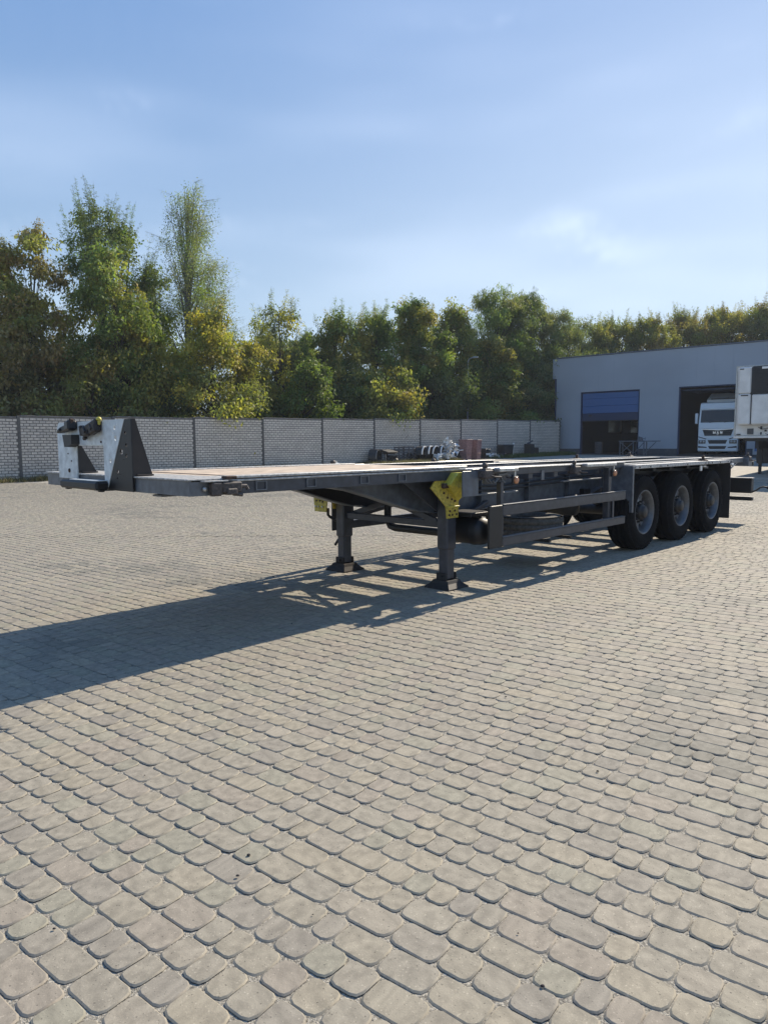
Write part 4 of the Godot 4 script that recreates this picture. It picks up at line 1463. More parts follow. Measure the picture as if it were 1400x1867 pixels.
	one("valve_block", mats.paint_grey, t, 0.30, 0.44, 1.08, 1.17, 1.0, 1.07, 0.01)
	# pipes along the beam
	for q in [0.98, 1.03]:
		b = Mb.new()
		b.tube([tv(0.2, q, 0.56), tv(1.3, q - 0.03, 0.56), tv(2.4, q, 0.56), tv(3.6, q + 0.02, 0.56)], 0.014, 7)
		obj("brake_pipe", b, mats.dark_plastic, t)
	for q in [[0.30, 1.05, 0.95], [2.05, 3.05, 1.02]]:
		one("stay_bar", mats.paint_grey, t, q[0], q[1], q[2], q[2] + 0.02, 0.92, 0.96, 0.003)
	# ---- side guards
	for side in [-1.0, 1.0]:
		var gd := Node3D.new()
		gd.name = "side_guard" if side < 0 else "side_guard_001"
		t.add_child(gd)
		var s0: float = minf(side * 1.165, side * 1.195)
		var s1: float = maxf(side * 1.165, side * 1.195)
		one("upper_rail", paint, gd, 0.41, 3.28, 0.745, 0.858, s0, s1, 0.008)
		one("rail_edge", mats.paint_grey, gd, 0.41, 3.28, 0.8585, 0.868, s0 - 0.02, s1 + 0.004, 0.002)
		one("lower_rail", paint, gd, 0.41, 3.28, 0.425, 0.518, s0, s1, 0.008)
		one("rail_edge", mats.paint_grey, gd, 0.41, 3.28, 0.5185, 0.527, s0 - 0.02, s1 + 0.004, 0.002)
		one("end_post", mats.paint_black, gd, 0.17, 0.408, 0.42, 0.862, s0, s1, 0.012)
		one("guard_post", paint, gd, 0.42, 0.47, 0.53, 1.1, minf(side * 1.10, side * 1.16), maxf(side * 1.10, side * 1.16), 0.004)
		one("guard_post", paint, gd, 2.92, 2.96, 0.519, 0.744, s0 + 0.006, s1 - 0.006, 0.003)
		one("guard_post", paint, gd, 2.85, 2.93, 0.43, 1.18, minf(side * 1.08, side * 1.16), maxf(side * 1.08, side * 1.16), 0.006)
	# ---- air tank, spare wheel, tool box
	b = Mb.new()
	b.lathe([Vector2(0.0, -0.30), Vector2(0.08, -0.29), Vector2(0.135, -0.26), Vector2(0.15, -0.21), Vector2(0.15, 0.21), Vector2(0.135, 0.26), Vector2(0.08, 0.29), Vector2(0.0, 0.30)], Transform3D(TO_Z, tv(0.30, 0.58, 0.80)), 26)
	var tank := obj("air_tank", b, mats.paint_black, t)
	b = Mb.new()
	for q in [0.68, 0.92]:
		b.lathe([Vector2(0.152, -0.02), Vector2(0.156, -0.02), Vector2(0.156, 0.02), Vector2(0.152, 0.02)], Transform3D(TO_Z, tv(0.30, 0.58, q)), 26)
	tb(b, 0.12, 0.48, 0.74, 0.78, 0.5, 1.0, 0.004)
	obj("tank_strap", b, mats.paint_black, tank)
	b = Mb.new()
	b.lathe(tyre_profile(0.455, 0.25, 0.27), Transform3D(Basis(), tv(1.86, 0.49, 0.58)), 44)
	var spare := obj("spare_tyre", b, mats.tyre_dusty, t)
	b = Mb.new()
	b.lathe([Vector2(0.26, -0.12), Vector2(0.30, -0.10), Vector2(0.28, 0.0), Vector2(0.20, 0.02), Vector2(0.0, 0.02)], Transform3D(Basis(), tv(1.86, 0.49, 0.58)), 32)
	obj("spare_rim", b, mats.rim_steel, spare)
	b = Mb.new()
	for q in [-0.25, 0.25]:
		b.bar(tv(1.86 + q, 0.345, 0.0), tv(1.86 + q, 0.345, 1.05), 0.06, 0.03, 0.004)
		b.bar(tv(1.86 + q, 0.345, 0.03), tv(1.86 + q, 0.78, 0.03), 0.04, 0.04, 0.004)
	obj("spare_carrier", b, mats.paint_black, t)
	one("tool_box", mats.paint_black, t, 2.55, 3.25, 0.45, 0.80, -1.0, -0.55, 0.02)
	b = Mb.new()
	b.lathe([Vector2(0.0, -0.35), Vector2(0.14, -0.30), Vector2(0.15, 0.30), Vector2(0.0, 0.35)], Transform3D(TO_Z, tv(2.95, 0.66, 0.35)), 20)
	obj("air_tank", b, mats.paint_black, t)
	# ---- bogie
	for k in 3:
		var s := 3.906 + 1.321 * k
		b = Mb.new()
		b.tube([tv(s, 0.532, -1.0), tv(s, 0.532, 1.0)], 0.075, 12)
		obj("axle", b, mats.paint_black, t)
		for side in [-1.0, 1.0]:
			trailer_wheel(t, s, side, rng.randf() * 0.6)
			b = Mb.new()
			b.lathe([Vector2(0.0, -0.10), Vector2(0.20, -0.10), Vector2(0.215, -0.06), Vector2(0.215, 0.10), Vector2(0.0, 0.10)], Transform3D(TO_Z, tv(s, 0.532, side * 0.90)), 24)
			obj("brake_drum", b, mats.paint_black, t)
			b = Mb.new()
			b.bar(tv(s - 0.50, 0.74, side * 0.5), tv(s + 0.12, 0.58, side * 0.5), 0.09, 0.06, 0.006)
			b.bar(tv(s + 0.10, 0.57, side * 0.5), tv(s + 0.42, 0.55, side * 0.5), 0.09, 0.05, 0.006)
			obj("trailing_arm", b, mats.paint_black, t)
			b = Mb.new()
			b.lathe([Vector2(0.0, 0), Vector2(0.13, 0.0), Vector2(0.16, 0.06), Vector2(0.16, 0.22), Vector2(0.13, 0.30), Vector2(0, 0.30)], Transform3D(Basis(), tv(s + 0.40, 0.58, side * 0.5)), 20)
			obj("air_bag", b, mats.rubber, t)
			b = Mb.new()
			tb(b, s - 0.60, s - 0.42, 0.68, 0.86, side * 0.5 - 0.08, side * 0.5 + 0.08, 0.006)
			obj("axle_hanger", b, mats.paint_black, t)
	# ---- mudguards: flat covers over the wheels, a flap plate in front, rubber flaps behind
	for side in [-1.0, 1.0]:
		var i0 := 0.80
		var q0: float = minf(side * i0, side * 1.225)
		var q1: float = maxf(side * i0, side * 1.225)
		for e in [[3.50, 4.43], [4.436, 6.20], [6.26, 7.26]]:
			b = Mb.new()
			tb(b, e[0], e[1], 1.186, 1.198, q0, q1, 0.003)
			var f0: float = minf(side * 1.205, side * 1.226)
			var f1: float = maxf(side * 1.205, side * 1.226)
			tb(b, e[0], e[1], 1.146, 1.1855, f0, f1, 0.003)
			var mg := obj("mudguard", b, mats.worn_edge, t)
			for k in 3:
				var s: float = lerpf(e[0] + 0.12, e[1] - 0.12, k / 2.0)
				b = Mb.new()
				b.lathe([Vector2(0.012, 0), Vector2(0.012, 0.008), Vector2(0, 0.009)], Transform3D(TO_Z if side > 0 else TO_Z * Basis(Vector3.RIGHT, PI), tv(s, 1.166, side * 1.2262)), 6, false)
				obj("bolt", b, mats.rust, mg)
		one("mudguard_front", mats.paint_blue, t, 3.42, 3.435, 0.56, 1.185, minf(side * 0.85, side * 1.215), maxf(side * 0.85, side * 1.215), 0.003)
		one("mudguard_edge", mats.paint_grey, t, 3.405, 3.445, 0.56, 1.185, minf(side * 1.2155, side * 1.232), maxf(side * 1.2155, side * 1.232), 0.004)
		one("inner_skirt", mats.paint_black, t, 3.5, 7.26, 0.98, 1.18, minf(side * 0.80, side * 0.81), maxf(side * 0.80, side * 0.81), 0.0)
		var fl := one("mud_flap", mats.rubber, t, 7.375, 7.39, 0.17, 1.14, minf(side * 0.82, side * 1.20), maxf(side * 0.82, side * 1.20), 0.003)
		one("flap_bar", mats.paint_grey, fl, 7.36, 7.405, 1.141, 1.18, minf(side * 0.55, side * 1.22), maxf(side * 0.55, side * 1.22), 0.004)
		one("lashing_lug", mats.white_lens, t, 5.92, 5.98, 1.045, 1.13, minf(side * 1.19, side * 1.215), maxf(side * 1.19, side * 1.215), 0.008)
		one("lug_strap", mats.galv, t, 6.03, 6.16, 1.10, 1.125, minf(side * 1.19, side * 1.215), maxf(side * 1.19, side * 1.215), 0.004)
		one("flap_clip", mats.white_lens, t, 7.30, 7.40, 1.10, 1.135, minf(side * 1.21, side * 1.245), maxf(side * 1.21, side * 1.245), 0.006)
		twistlock(t, 6.23, 1.222, side * 1.13, mats.rust)
		# rear frame, one side of it
		b = Mb.new()
		b.bar(tv(7.27, 1.17, side * 1.06), tv(8.55, 1.17, side * 1.06), 0.07, 0.09, 0.006)
		obj("rear_rail", b, mats.paint_grey, t)
		one("rail_top", mats.worn_edge, t, 3.5, 8.5, 1.2005, 1.214, minf(side * 0.98, side * 1.05), maxf(side * 0.98, side * 1.05), 0.003)
		b = Mb.new()
		b.bar(tv(7.45, 0.92, side * 1.06), tv(8.25, 1.16, side * 1.06), 0.02, 0.02, 0.002)
		obj("flap_stay", b, mats.galv, t)
		twistlock(t, 8.46, 1.235, side * 1.14, mats.old_iron)
	for s in [3.9, 4.6, 5.2, 5.9, 6.6, 7.3, 8.0]:
		one("cross_member", mats.paint_black, t, s - 0.04, s + 0.04, 1.08, 1.17, -1.02, 1.02, 0.005)
	one("rear_bolster", mats.paint_grey, t, 8.38, 8.58, 1.06, 1.212, -1.19, 1.19, 0.01)
	one("chain_box", mats.dark_plastic, t, 8.585, 8.66, 1.06, 1.14, 0.8, 1.2, 0.01)
	# rear underrun bumper
	var bm := one("rear_bumper", mats.paint_black, t, 8.56, 8.70, 0.545, 0.81, -1.2, 1.2, 0.012)
	one("bumper_top", mats.paint_grey, bm, 8.54, 8.715, 0.811, 0.835, -1.21, 1.21, 0.006)
	one("lower_bar", mats.paint_black, bm, 8.56, 8.66, 0.405, 0.475, -1.22, 1.22, 0.01)
	for side in [-1.0, 1.0]:
		one("bumper_post", mats.paint_black, bm, 8.46, 8.555, 0.42, 1.06, side * 0.5 - 0.06, side * 0.5 + 0.06, 0.006)
		var rl := one("tail_lamp", mats.dark_plastic, bm, 8.701, 8.76, 0.58, 0.78, minf(side * 0.75, side * 1.15), maxf(side * 0.75, side * 1.15), 0.01)
		one("red_lens", mats.red_lens, rl, 8.761, 8.775, 0.60, 0.76, minf(side * 0.77, side * 1.13), maxf(side * 0.77, side * 1.13), 0.006)
	b = Mb.new()
	b.tube([tv(8.64, 0.57, 1.2), tv(8.66, 0.60, 1.26), tv(8.67, 0.65, 1.32), tv(8.67, 0.67, 1.38), tv(8.67, 0.655, 1.45)], 0.016, 8)
	b.tube([tv(8.67, 0.655, 1.44), tv(8.67, 0.65, 1.49)], 0.028, 10)
	obj("lamp_stalk", b, mats.rubber, bm)

func perforate(csg: CSGCombiner3D, outline: Array, s: float, thick: float, holes: Array, m: Material) -> void:
	# outline in (t, y) turned to face the front; holes are cut right through
	csg.transform = Transform3D(Basis(Vector3(0, 0, 1), Vector3.UP, Vector3(-1, 0, 0)), Vector3(s, 0, 0))
	var p := CSGPolygon3D.new()
	p.name = "plate"
	p.polygon = PackedVector2Array(outline)
	p.depth = thick
	p.material = m
	csg.add_child(p)
	for h in holes:
		var c := CSGCylinder3D.new()
		c.name = "hole"
		c.operation = CSGShape3D.OPERATION_SUBTRACTION
		c.radius = h[2]
		c.height = 0.2
		c.sides = 14
		c.material = m
		c.rotation.x = PI / 2
		c.position = Vector3(h[0] * K, h[1] * K, 0)
		csg.add_child(c, true)

# ------------------------------------------------------------------ lorry in the second bay
func lorry() -> void:
	var tf := shop_tf() * Transform3D(Basis(), Vector3(11.12, 0.03, -0.55))
	var t := thing("white_lorry", "white lorry standing nose out in the right open workshop bay", "truck", "", tf)
	var xz := Transform3D(Basis(Vector3(0, 0, 1), Vector3.UP, Vector3(1, 0, 0)), Vector3(-1.21, 0, 0))       # outline in (z, y), thick along x
	var w: Material = mats.lorry_white
	var b := Mb.new()
	b.prism([Vector2(-2.2, 1.0), Vector2(-2.2, 3.30), Vector2(-2.05, 3.42), Vector2(-0.55, 3.42), Vector2(-0.34, 3.34), Vector2(-0.22, 2.96), Vector2(-0.035, 2.06), Vector2(0.0, 1.75), Vector2(0.0, 1.0)], 2.42, xz)
	obj("cab", b, w, t)
	b = Mb.new()
	b.box(Vector3(-1.19, 2.93, -0.42), Vector3(1.19, 3.05, -0.16), 0.05)
	obj("sun_visor", b, w, t)
	b = Mb.new()
	b.prism([Vector2(-0.19, 2.90), Vector2(-0.028, 2.10), Vector2(-0.016, 2.10), Vector2(-0.178, 2.90)], 2.2, Transform3D(xz.basis, Vector3(-1.10, 0, 0)))
	obj("windscreen", b, mats.window_glass, t)
	b = Mb.new()
	for q in [-0.55, 0.35]:
		b.bar(Vector3(q, 2.09, 0.0), Vector3(q + 0.55, 2.17, -0.01), 0.02, 0.02)
	obj("wiper", b, mats.dark_plastic, t)
	b = Mb.new()
	b.prism([Vector2(-1.0, 3.45), Vector2(-0.9, 3.60), Vector2(-2.0, 4.08), Vector2(-2.05, 3.45)], 2.0, Transform3D(xz.basis, Vector3(-1.0, 0, 0)))
	obj("roof_spoiler", b, w, t)
	b = Mb.new()
	b.box(Vector3(-0.75, 3.62, -1.05), Vector3(0.75, 3.70, -0.93), 0.01)
	obj("spoiler_slot", b, mats.dark_plastic, t)
	# nose panel, black grille with its lettering, bumper
	b = Mb.new()
	b.box(Vector3(-1.20, 1.70, 0.0), Vector3(1.20, 2.03, 0.05), 0.03)
	b.box(Vector3(-1.20, 1.02, 0.0), Vector3(1.20, 1.69, 0.04), 0.02)
	obj("nose_panel", b, w, t)
	var grille := Mb.new()
	grille.prism([Vector2(-0.93, 1.63), Vector2(0.0, 1.56), Vector2(0.93, 1.63), Vector2(0.80, 1.235), Vector2(-0.80, 1.235)], 0.03, Transform3D(Basis(), Vector3(0, 0, 0.041)))
	var g := obj("grille", grille, mats.dark_plastic, t)
	b = Mb.new()
	for y in [1.29, 1.34, 1.48]:
		b.box(Vector3(-0.76, y, 0.072), Vector3(0.76, y + 0.014, 0.082), 0.003)
	obj("grille_bar", b, mats.paint_grey, g)
	b = Mb.new()
	b.bar(Vector3(-0.95, 1.665, 0.06), Vector3(0.0, 1.595, 0.07), 0.03, 0.035, 0.004)
	b.bar(Vector3(0.0, 1.595, 0.07), Vector3(0.95, 1.665, 0.06), 0.03, 0.035, 0.004)
	obj("chrome_strip", b, mats.chrome, g)
	var tm := TextMesh.new()
	var font := SystemFont.new()
	font.font_names = PackedStringArray(["Droid Sans"])
	font.font_weight = 700
	tm.font = font
	tm.text = "M A N"
	tm.font_size = 32
	tm.pixel_size = 0.0066
	tm.depth = 0.015
	var lt := put("lettering", tm, mats.chrome, g)
	lt.position = Vector3(0.0, 1.43, 0.092)
	b = Mb.new()
	b.lathe([Vector2(0.05, 0), Vector2(0.05, 0.012), Vector2(0.035, 0.012), Vector2(0.035, 0.0)], Transform3D(TO_Z, Vector3(0, 1.31, 0.083)), 16)
	obj("badge", b, mats.chrome, g)
	b = Mb.new()
	b.box(Vector3(-1.22, 0.20, -0.5), Vector3(1.22, 1.0, 0.06), 0.06)
	var bump := obj("bumper", b, w, t)
	for q in [[-0.60, 0.60, 0.71, 0.95, 0.10], [-0.56, 0.56, 0.37, 0.56, 0.10]]:
		b = Mb.new()
		b.prism([Vector2(q[0], q[3]), Vector2(q[1], q[3]), Vector2(q[1] - q[4], q[2]), Vector2(q[0] + q[4], q[2])], 0.012, Transform3D(Basis(), Vector3(0, 0, 0.061)))
		obj("air_intake", b, mats.dark_plastic, bump)
	for side in [-1.0, 1.0]:
		b = Mb.new()
		b.box(Vector3(minf(side * 0.72, side * 1.16), 0.72, 0.04), Vector3(maxf(side * 0.72, side * 1.16), 0.94, 0.085), 0.02)
		var hl := obj("headlight", b, mats.window_glass, bump)
		for q in [0.84, 1.03]:
			b = Mb.new()
			b.lathe([Vector2(0.075, 0.0), Vector2(0.07, 0.012), Vector2(0.0, 0.016)], Transform3D(TO_Z, Vector3(side * q, 0.83, 0.086)), 14)
			obj("lamp_glass", b, mats.galv, hl)
		b = Mb.new()
		b.prism([Vector2(side * 0.62, 0.50), Vector2(side * 1.17, 0.56), Vector2(side * 1.17, 0.45), Vector2(side * 0.66, 0.44)], 0.012, Transform3D(Basis(), Vector3(0, 0, 0.061)))
		obj("fog_lamp_slot", b, mats.dark_plastic, bump)
		b = Mb.new()
		b.bar(Vector3(side * 0.70, 1.02, 0.055), Vector3(side * 1.20, 1.17, 0.03), 0.02, 0.05, 0.004)
		obj("dark_seam", b, mats.dark_plastic, bump)
		b = Mb.new()
		b.box(Vector3(side * 1.42 - 0.09, 2.02, -0.40), Vector3(side * 1.42 + 0.09, 2.72, -0.16), 0.05)
		var mi := obj("mirror", b, w, t)
		b = Mb.new()
		b.tube([Vector3(side * 1.20, 2.78, -0.4), Vector3(side * 1.40, 2.78, -0.3), Vector3(side * 1.42, 2.70, -0.28)], 0.02, 6)
		b.tube([Vector3(side * 1.20, 1.95, -0.4), Vector3(side * 1.40, 1.96, -0.3), Vector3(side * 1.42, 2.04, -0.28)], 0.02, 6)
		obj("mirror_arm", b, mats.dark_plastic, mi)
		b = Mb.new()
		b.box(Vector3(side * 1.212 - 0.006, 2.12, -1.15), Vector3(side * 1.212 + 0.006, 2.85, -0.42), 0.0)
		obj("side_window", b, mats.window_glass, t)
		b = Mb.new()
		b.lathe(tyre_profile(0.5, 0.30, 0.29), Transform3D(TO_Z if true else Basis(), Vector3.ZERO), 30)
		var wh := obj("tyre", b, mats.tyre, t)
		wh.transform = Transform3D(Basis(Vector3.UP, PI / 2), Vector3(side * 1.03, 0.50, -1.25))
		b = Mb.new()
		b.lathe([Vector2(0.0, -0.14), Vector2(0.29, -0.14), Vector2(0.30, 0.1), Vector2(0.15, 0.05), Vector2(0.1, 0.12), Vector2(0, 0.12)], Transform3D(TO_Z, Vector3.ZERO), 24)
		var rm := obj("rim", b, mats.rim_steel, wh)
		rm.rotation.y = 0.0 if side > 0 else PI
	b = Mb.new()
	b.box(Vector3(-0.45, 0.75, -7.0), Vector3(-0.35, 1.0, -0.5))
	b.box(Vector3(0.35, 0.75, -7.0), Vector3(0.45, 1.0, -0.5))
	b.box(Vector3(-1.15, 0.95, -7.0), Vector3(1.15, 1.08, -2.4))
	obj("chassis", b, mats.dark_plastic, t)
	b = Mb.new()
	for z in [-4.6, -5.9]:
		for side in [-1.0, 1.0]:
			b.lathe(tyre_profile(0.5, 0.55, 0.29), Transform3D(Basis(Vector3.UP, PI / 2) * TO_Z, Vector3(side * 0.93, 0.5, z)), 24)
	obj("rear_tyres", b, mats.tyre, t)

# ------------------------------------------------------------------ refrigerated trailer at the right
func reefer() -> void:
	var az := deg_to_rad(129.5)
	var x := Vector3(sin(az), 0, -cos(az))
	var fy := hgt(27.4)
	var t := thing("refrigerated_trailer", "tall white refrigerated trailer cut off by the right edge of the picture", "trailer", "", Transform3D(Basis(x, Vector3.UP, x.cross(Vector3.UP)), Vector3(13.45, fy, -27.4)))
	var F := 1.733 - fy        # floor height above the yard
	var W := 2.58
	var b := Mb.new()
	b.box(Vector3(0, F + 0.06, -13.4), Vector3(W, F + 2.70, 0), 0.03)
	obj("box_body", b, mats.reefer_white, t)
	b = Mb.new()
	b.box(Vector3(-0.01, F - 0.02, -13.4), Vector3(W + 0.01, F + 0.058, 0.06), 0.012)
	obj("floor_rail", b, mats.reefer_white, t)
	b = Mb.new()
	b.box(Vector3(-0.006, F + 0.06, -0.05), Vector3(0.05, F + 2.71, 0.022), 0.008)
	b.box(Vector3(W - 0.05, F + 0.06, -0.05), Vector3(W + 0.006, F + 2.71, 0.022), 0.008)
	b.box(Vector3(0.0505, F + 2.66, -0.05), Vector3(W - 0.0505, F + 2.71, 0.022), 0.008)
	obj("corner_trim", b, mats.galv, t)
	# cooling unit on the front wall
	var u := Node3D.new()
	u.name = "cooling_unit"
	t.add_child(u)
	for q in [["unit_door", 0.17, 0.60, 1.64, 2.62], ["unit_door", 0.17, 0.60, 0.48, 1.63], ["unit_door", 0.64, 1.60, 0.48, 1.60], ["unit_door", 1.62, 2.40, 0.48, 1.60]]:
		b = Mb.new()
		b.box(Vector3(q[1], F + q[3], 0.001), Vector3(q[2], F + q[4], 0.34), 0.04)
		obj(q[0], b, mats.reefer_white, u)
	b = Mb.new()
	b.box(Vector3(0.18, F + 0.50, 0.001), Vector3(2.39, F + 2.60, 0.30))
	obj("unit_core", b, mats.dark_plastic, u)
	b = Mb.new()
	b.box(Vector3(0.64, F + 1.62, 0.30), Vector3(2.40, F + 2.63, 0.345), 0.02)
	var gr := obj("unit_grille", b, mats.dark_plastic, u)
	for k in 14:
		b = Mb.new()
		b.box(Vector3(0.70, F + 1.68 + k * 0.065, 0.346), Vector3(2.34, F + 1.70 + k * 0.065, 0.356), 0.002)
		obj("slat", b, mats.paint_black, gr)
	b = Mb.new()
	b.box(Vector3(0.95, F + 2.52, 0.346), Vector3(1.5, F + 2.60, 0.37), 0.02)
	obj("unit_lamp", b, mats.white_lens, gr)
	b = Mb.new()
	b.box(Vector3(0.27, F + 1.55, 0.341), Vector3(0.52, F + 1.59, 0.36), 0.005)
	obj("door_handle", b, mats.dark_plastic, u)
	b = Mb.new()
	b.box(Vector3(0.20, F + 2.53, 0.341), Vector3(0.34, F + 2.57, 0.347), 0.0)
	obj("small_plate", b, mats.dark_plastic, u)
	# lower apron with its fittings
	b = Mb.new()
	b.box(Vector3(0.46, F + 0.12, 0.001), Vector3(0.68, F + 0.34, 0.03), 0.006)
	var vent := obj("vent", b, mats.paint_grey, t)
	b = Mb.new()
	for k in 5:
		b.box(Vector3(0.48, F + 0.145 + k * 0.038, 0.031), Vector3(0.66, F + 0.158 + k * 0.038, 0.038))
	obj("vent_slats", b, mats.paint_black, vent)
	for q in [[0.92, 0.30, 0.05, 0.12], [0.92, 0.10, 0.04, 0.10], [1.06, 0.22, 0.07, 0.07], [1.25, 0.30, 0.06, 0.08], [1.28, 0.12, 0.06, 0.10], [1.45, 0.22, 0.07, 0.07], [0.1, 0.10, 0.14, 0.04]]:
		b = Mb.new()
		b.box(Vector3(q[0], F + q[1], 0.001), Vector3(q[0] + q[2], F + q[1] + q[3], 0.07), 0.012)
		obj("coupling_socket", b, mats.dark_plastic, t)
	b = Mb.new()
	for q in [[0.85, 0.38], [1.1, 0.14]]:
		b.tube([Vector3(q[0], F + q[1], 0.05), Vector3(q[0] + 0.15, F + q[1] - 0.07, 0.10), Vector3(q[0] + 0.4, F + q[1] - 0.02, 0.08)], 0.012, 6)
	obj("cable", b, mats.rubber, t)
	# chassis below
	b = Mb.new()
	for xx in [0.75, 1.75]:
		b.box(Vector3(xx - 0.06, F - 0.42, -13.2), Vector3(xx + 0.06, F - 0.021, -0.3))
	b.box(Vector3(0.3, F - 0.14, -3.2), Vector3(2.3, F - 0.022, -0.15))
	obj("chassis", b, mats.dark_plastic, t)
	for xx in [0.42, 2.16]:
		b = Mb.new()
		b.box(Vector3(xx - 0.07, 0.45, -2.67), Vector3(xx + 0.07, F - 0.02, -2.53), 0.01)
		b.box(Vector3(xx - 0.055, 0.05, -2.655), Vector3(xx + 0.055, 0.46, -2.545), 0.01)
		b.box(Vector3(xx - 0.15, 0.0, -2.75), Vector3(xx + 0.15, 0.05, -2.45), 0.015)
		obj("landing_leg", b, mats.dark_plastic, t)
	b = Mb.new()
	b.box(Vector3(0.1, 0.45, -6.2), Vector3(2.48, 1.15, -3.4), 0.03)
	obj("pallet_box", b, mats.dark_plastic, t)
	for k in 3:
		for xx in [0.22, 2.36]:
			b = Mb.new()
			b.lathe(tyre_profile(0.54, 0.385, 0.315), Transform3D(Basis(Vector3.UP, PI / 2) * TO_Z, Vector3(xx, 0.53, -8.6 - 1.35 * k)), 30)
			b.lathe([Vector2(0.0, -0.1), Vector2(0.31, -0.1), Vector2(0.315, 0.1), Vector2(0.0, 0.1)], Transform3D(Basis(Vector3.UP, PI / 2) * TO_Z, Vector3(xx, 0.53, -8.6 - 1.35 * k)), 20)
			obj("wheel", b, mats.tyre, t)

# ------------------------------------------------------------------ things along the fence and before the workshop
func ftf(k: float, d: float, turn := 0.0, up := 0.0) -> Transform3D:
	return Transform3D(fbasis() * Basis(Vector3.UP, turn), fp(k - 1.1 * d, d, up))

func arc_part(b: Mb, R: float, th: float, w: float, a0: float, a1: float, tf: Transform3D) -> void:
	var o := []
	for k in 15:
		var a := lerpf(a0, a1, k / 14.0)
		o.append(Vector2(cos(a), sin(a)) * R)
	for k in 15:
		var a := lerpf(a1, a0, k / 14.0)
		o.append(Vector2(cos(a), sin(a)) * (R - th))
	b.prism(o, w, tf)

func crumple(r: RandomNumberGenerator, size: float) -> ArrayMesh:
	# a torn, bent sheet with thickness
	var b := Mb.new()
	var n := 5
	var p := []
	for j in n + 1:
		var row := []
		for k in n + 1:
			row.append(Vector3((k / float(n) - 0.5) * size + r.randfn(0, 0.03) * size, r.randfn(0, 0.13) * size, (j / float(n) - 0.5) * size * 0.8 + r.randfn(0, 0.03) * size))
		p.append(row)
	for j in n:
		for k in n:
			for dy in [0.0, -0.008]:
				var o := Vector3(0, dy, 0)
				b.poly([p[j][k] + o, p[j][k + 1] + o, p[j + 1][k + 1] + o], Vector3.UP if dy == 0.0 else Vector3.DOWN)
				b.poly([p[j][k] + o, p[j + 1][k + 1] + o, p[j + 1][k] + o], Vector3.UP if dy == 0.0 else Vector3.DOWN)
	return b.mesh()

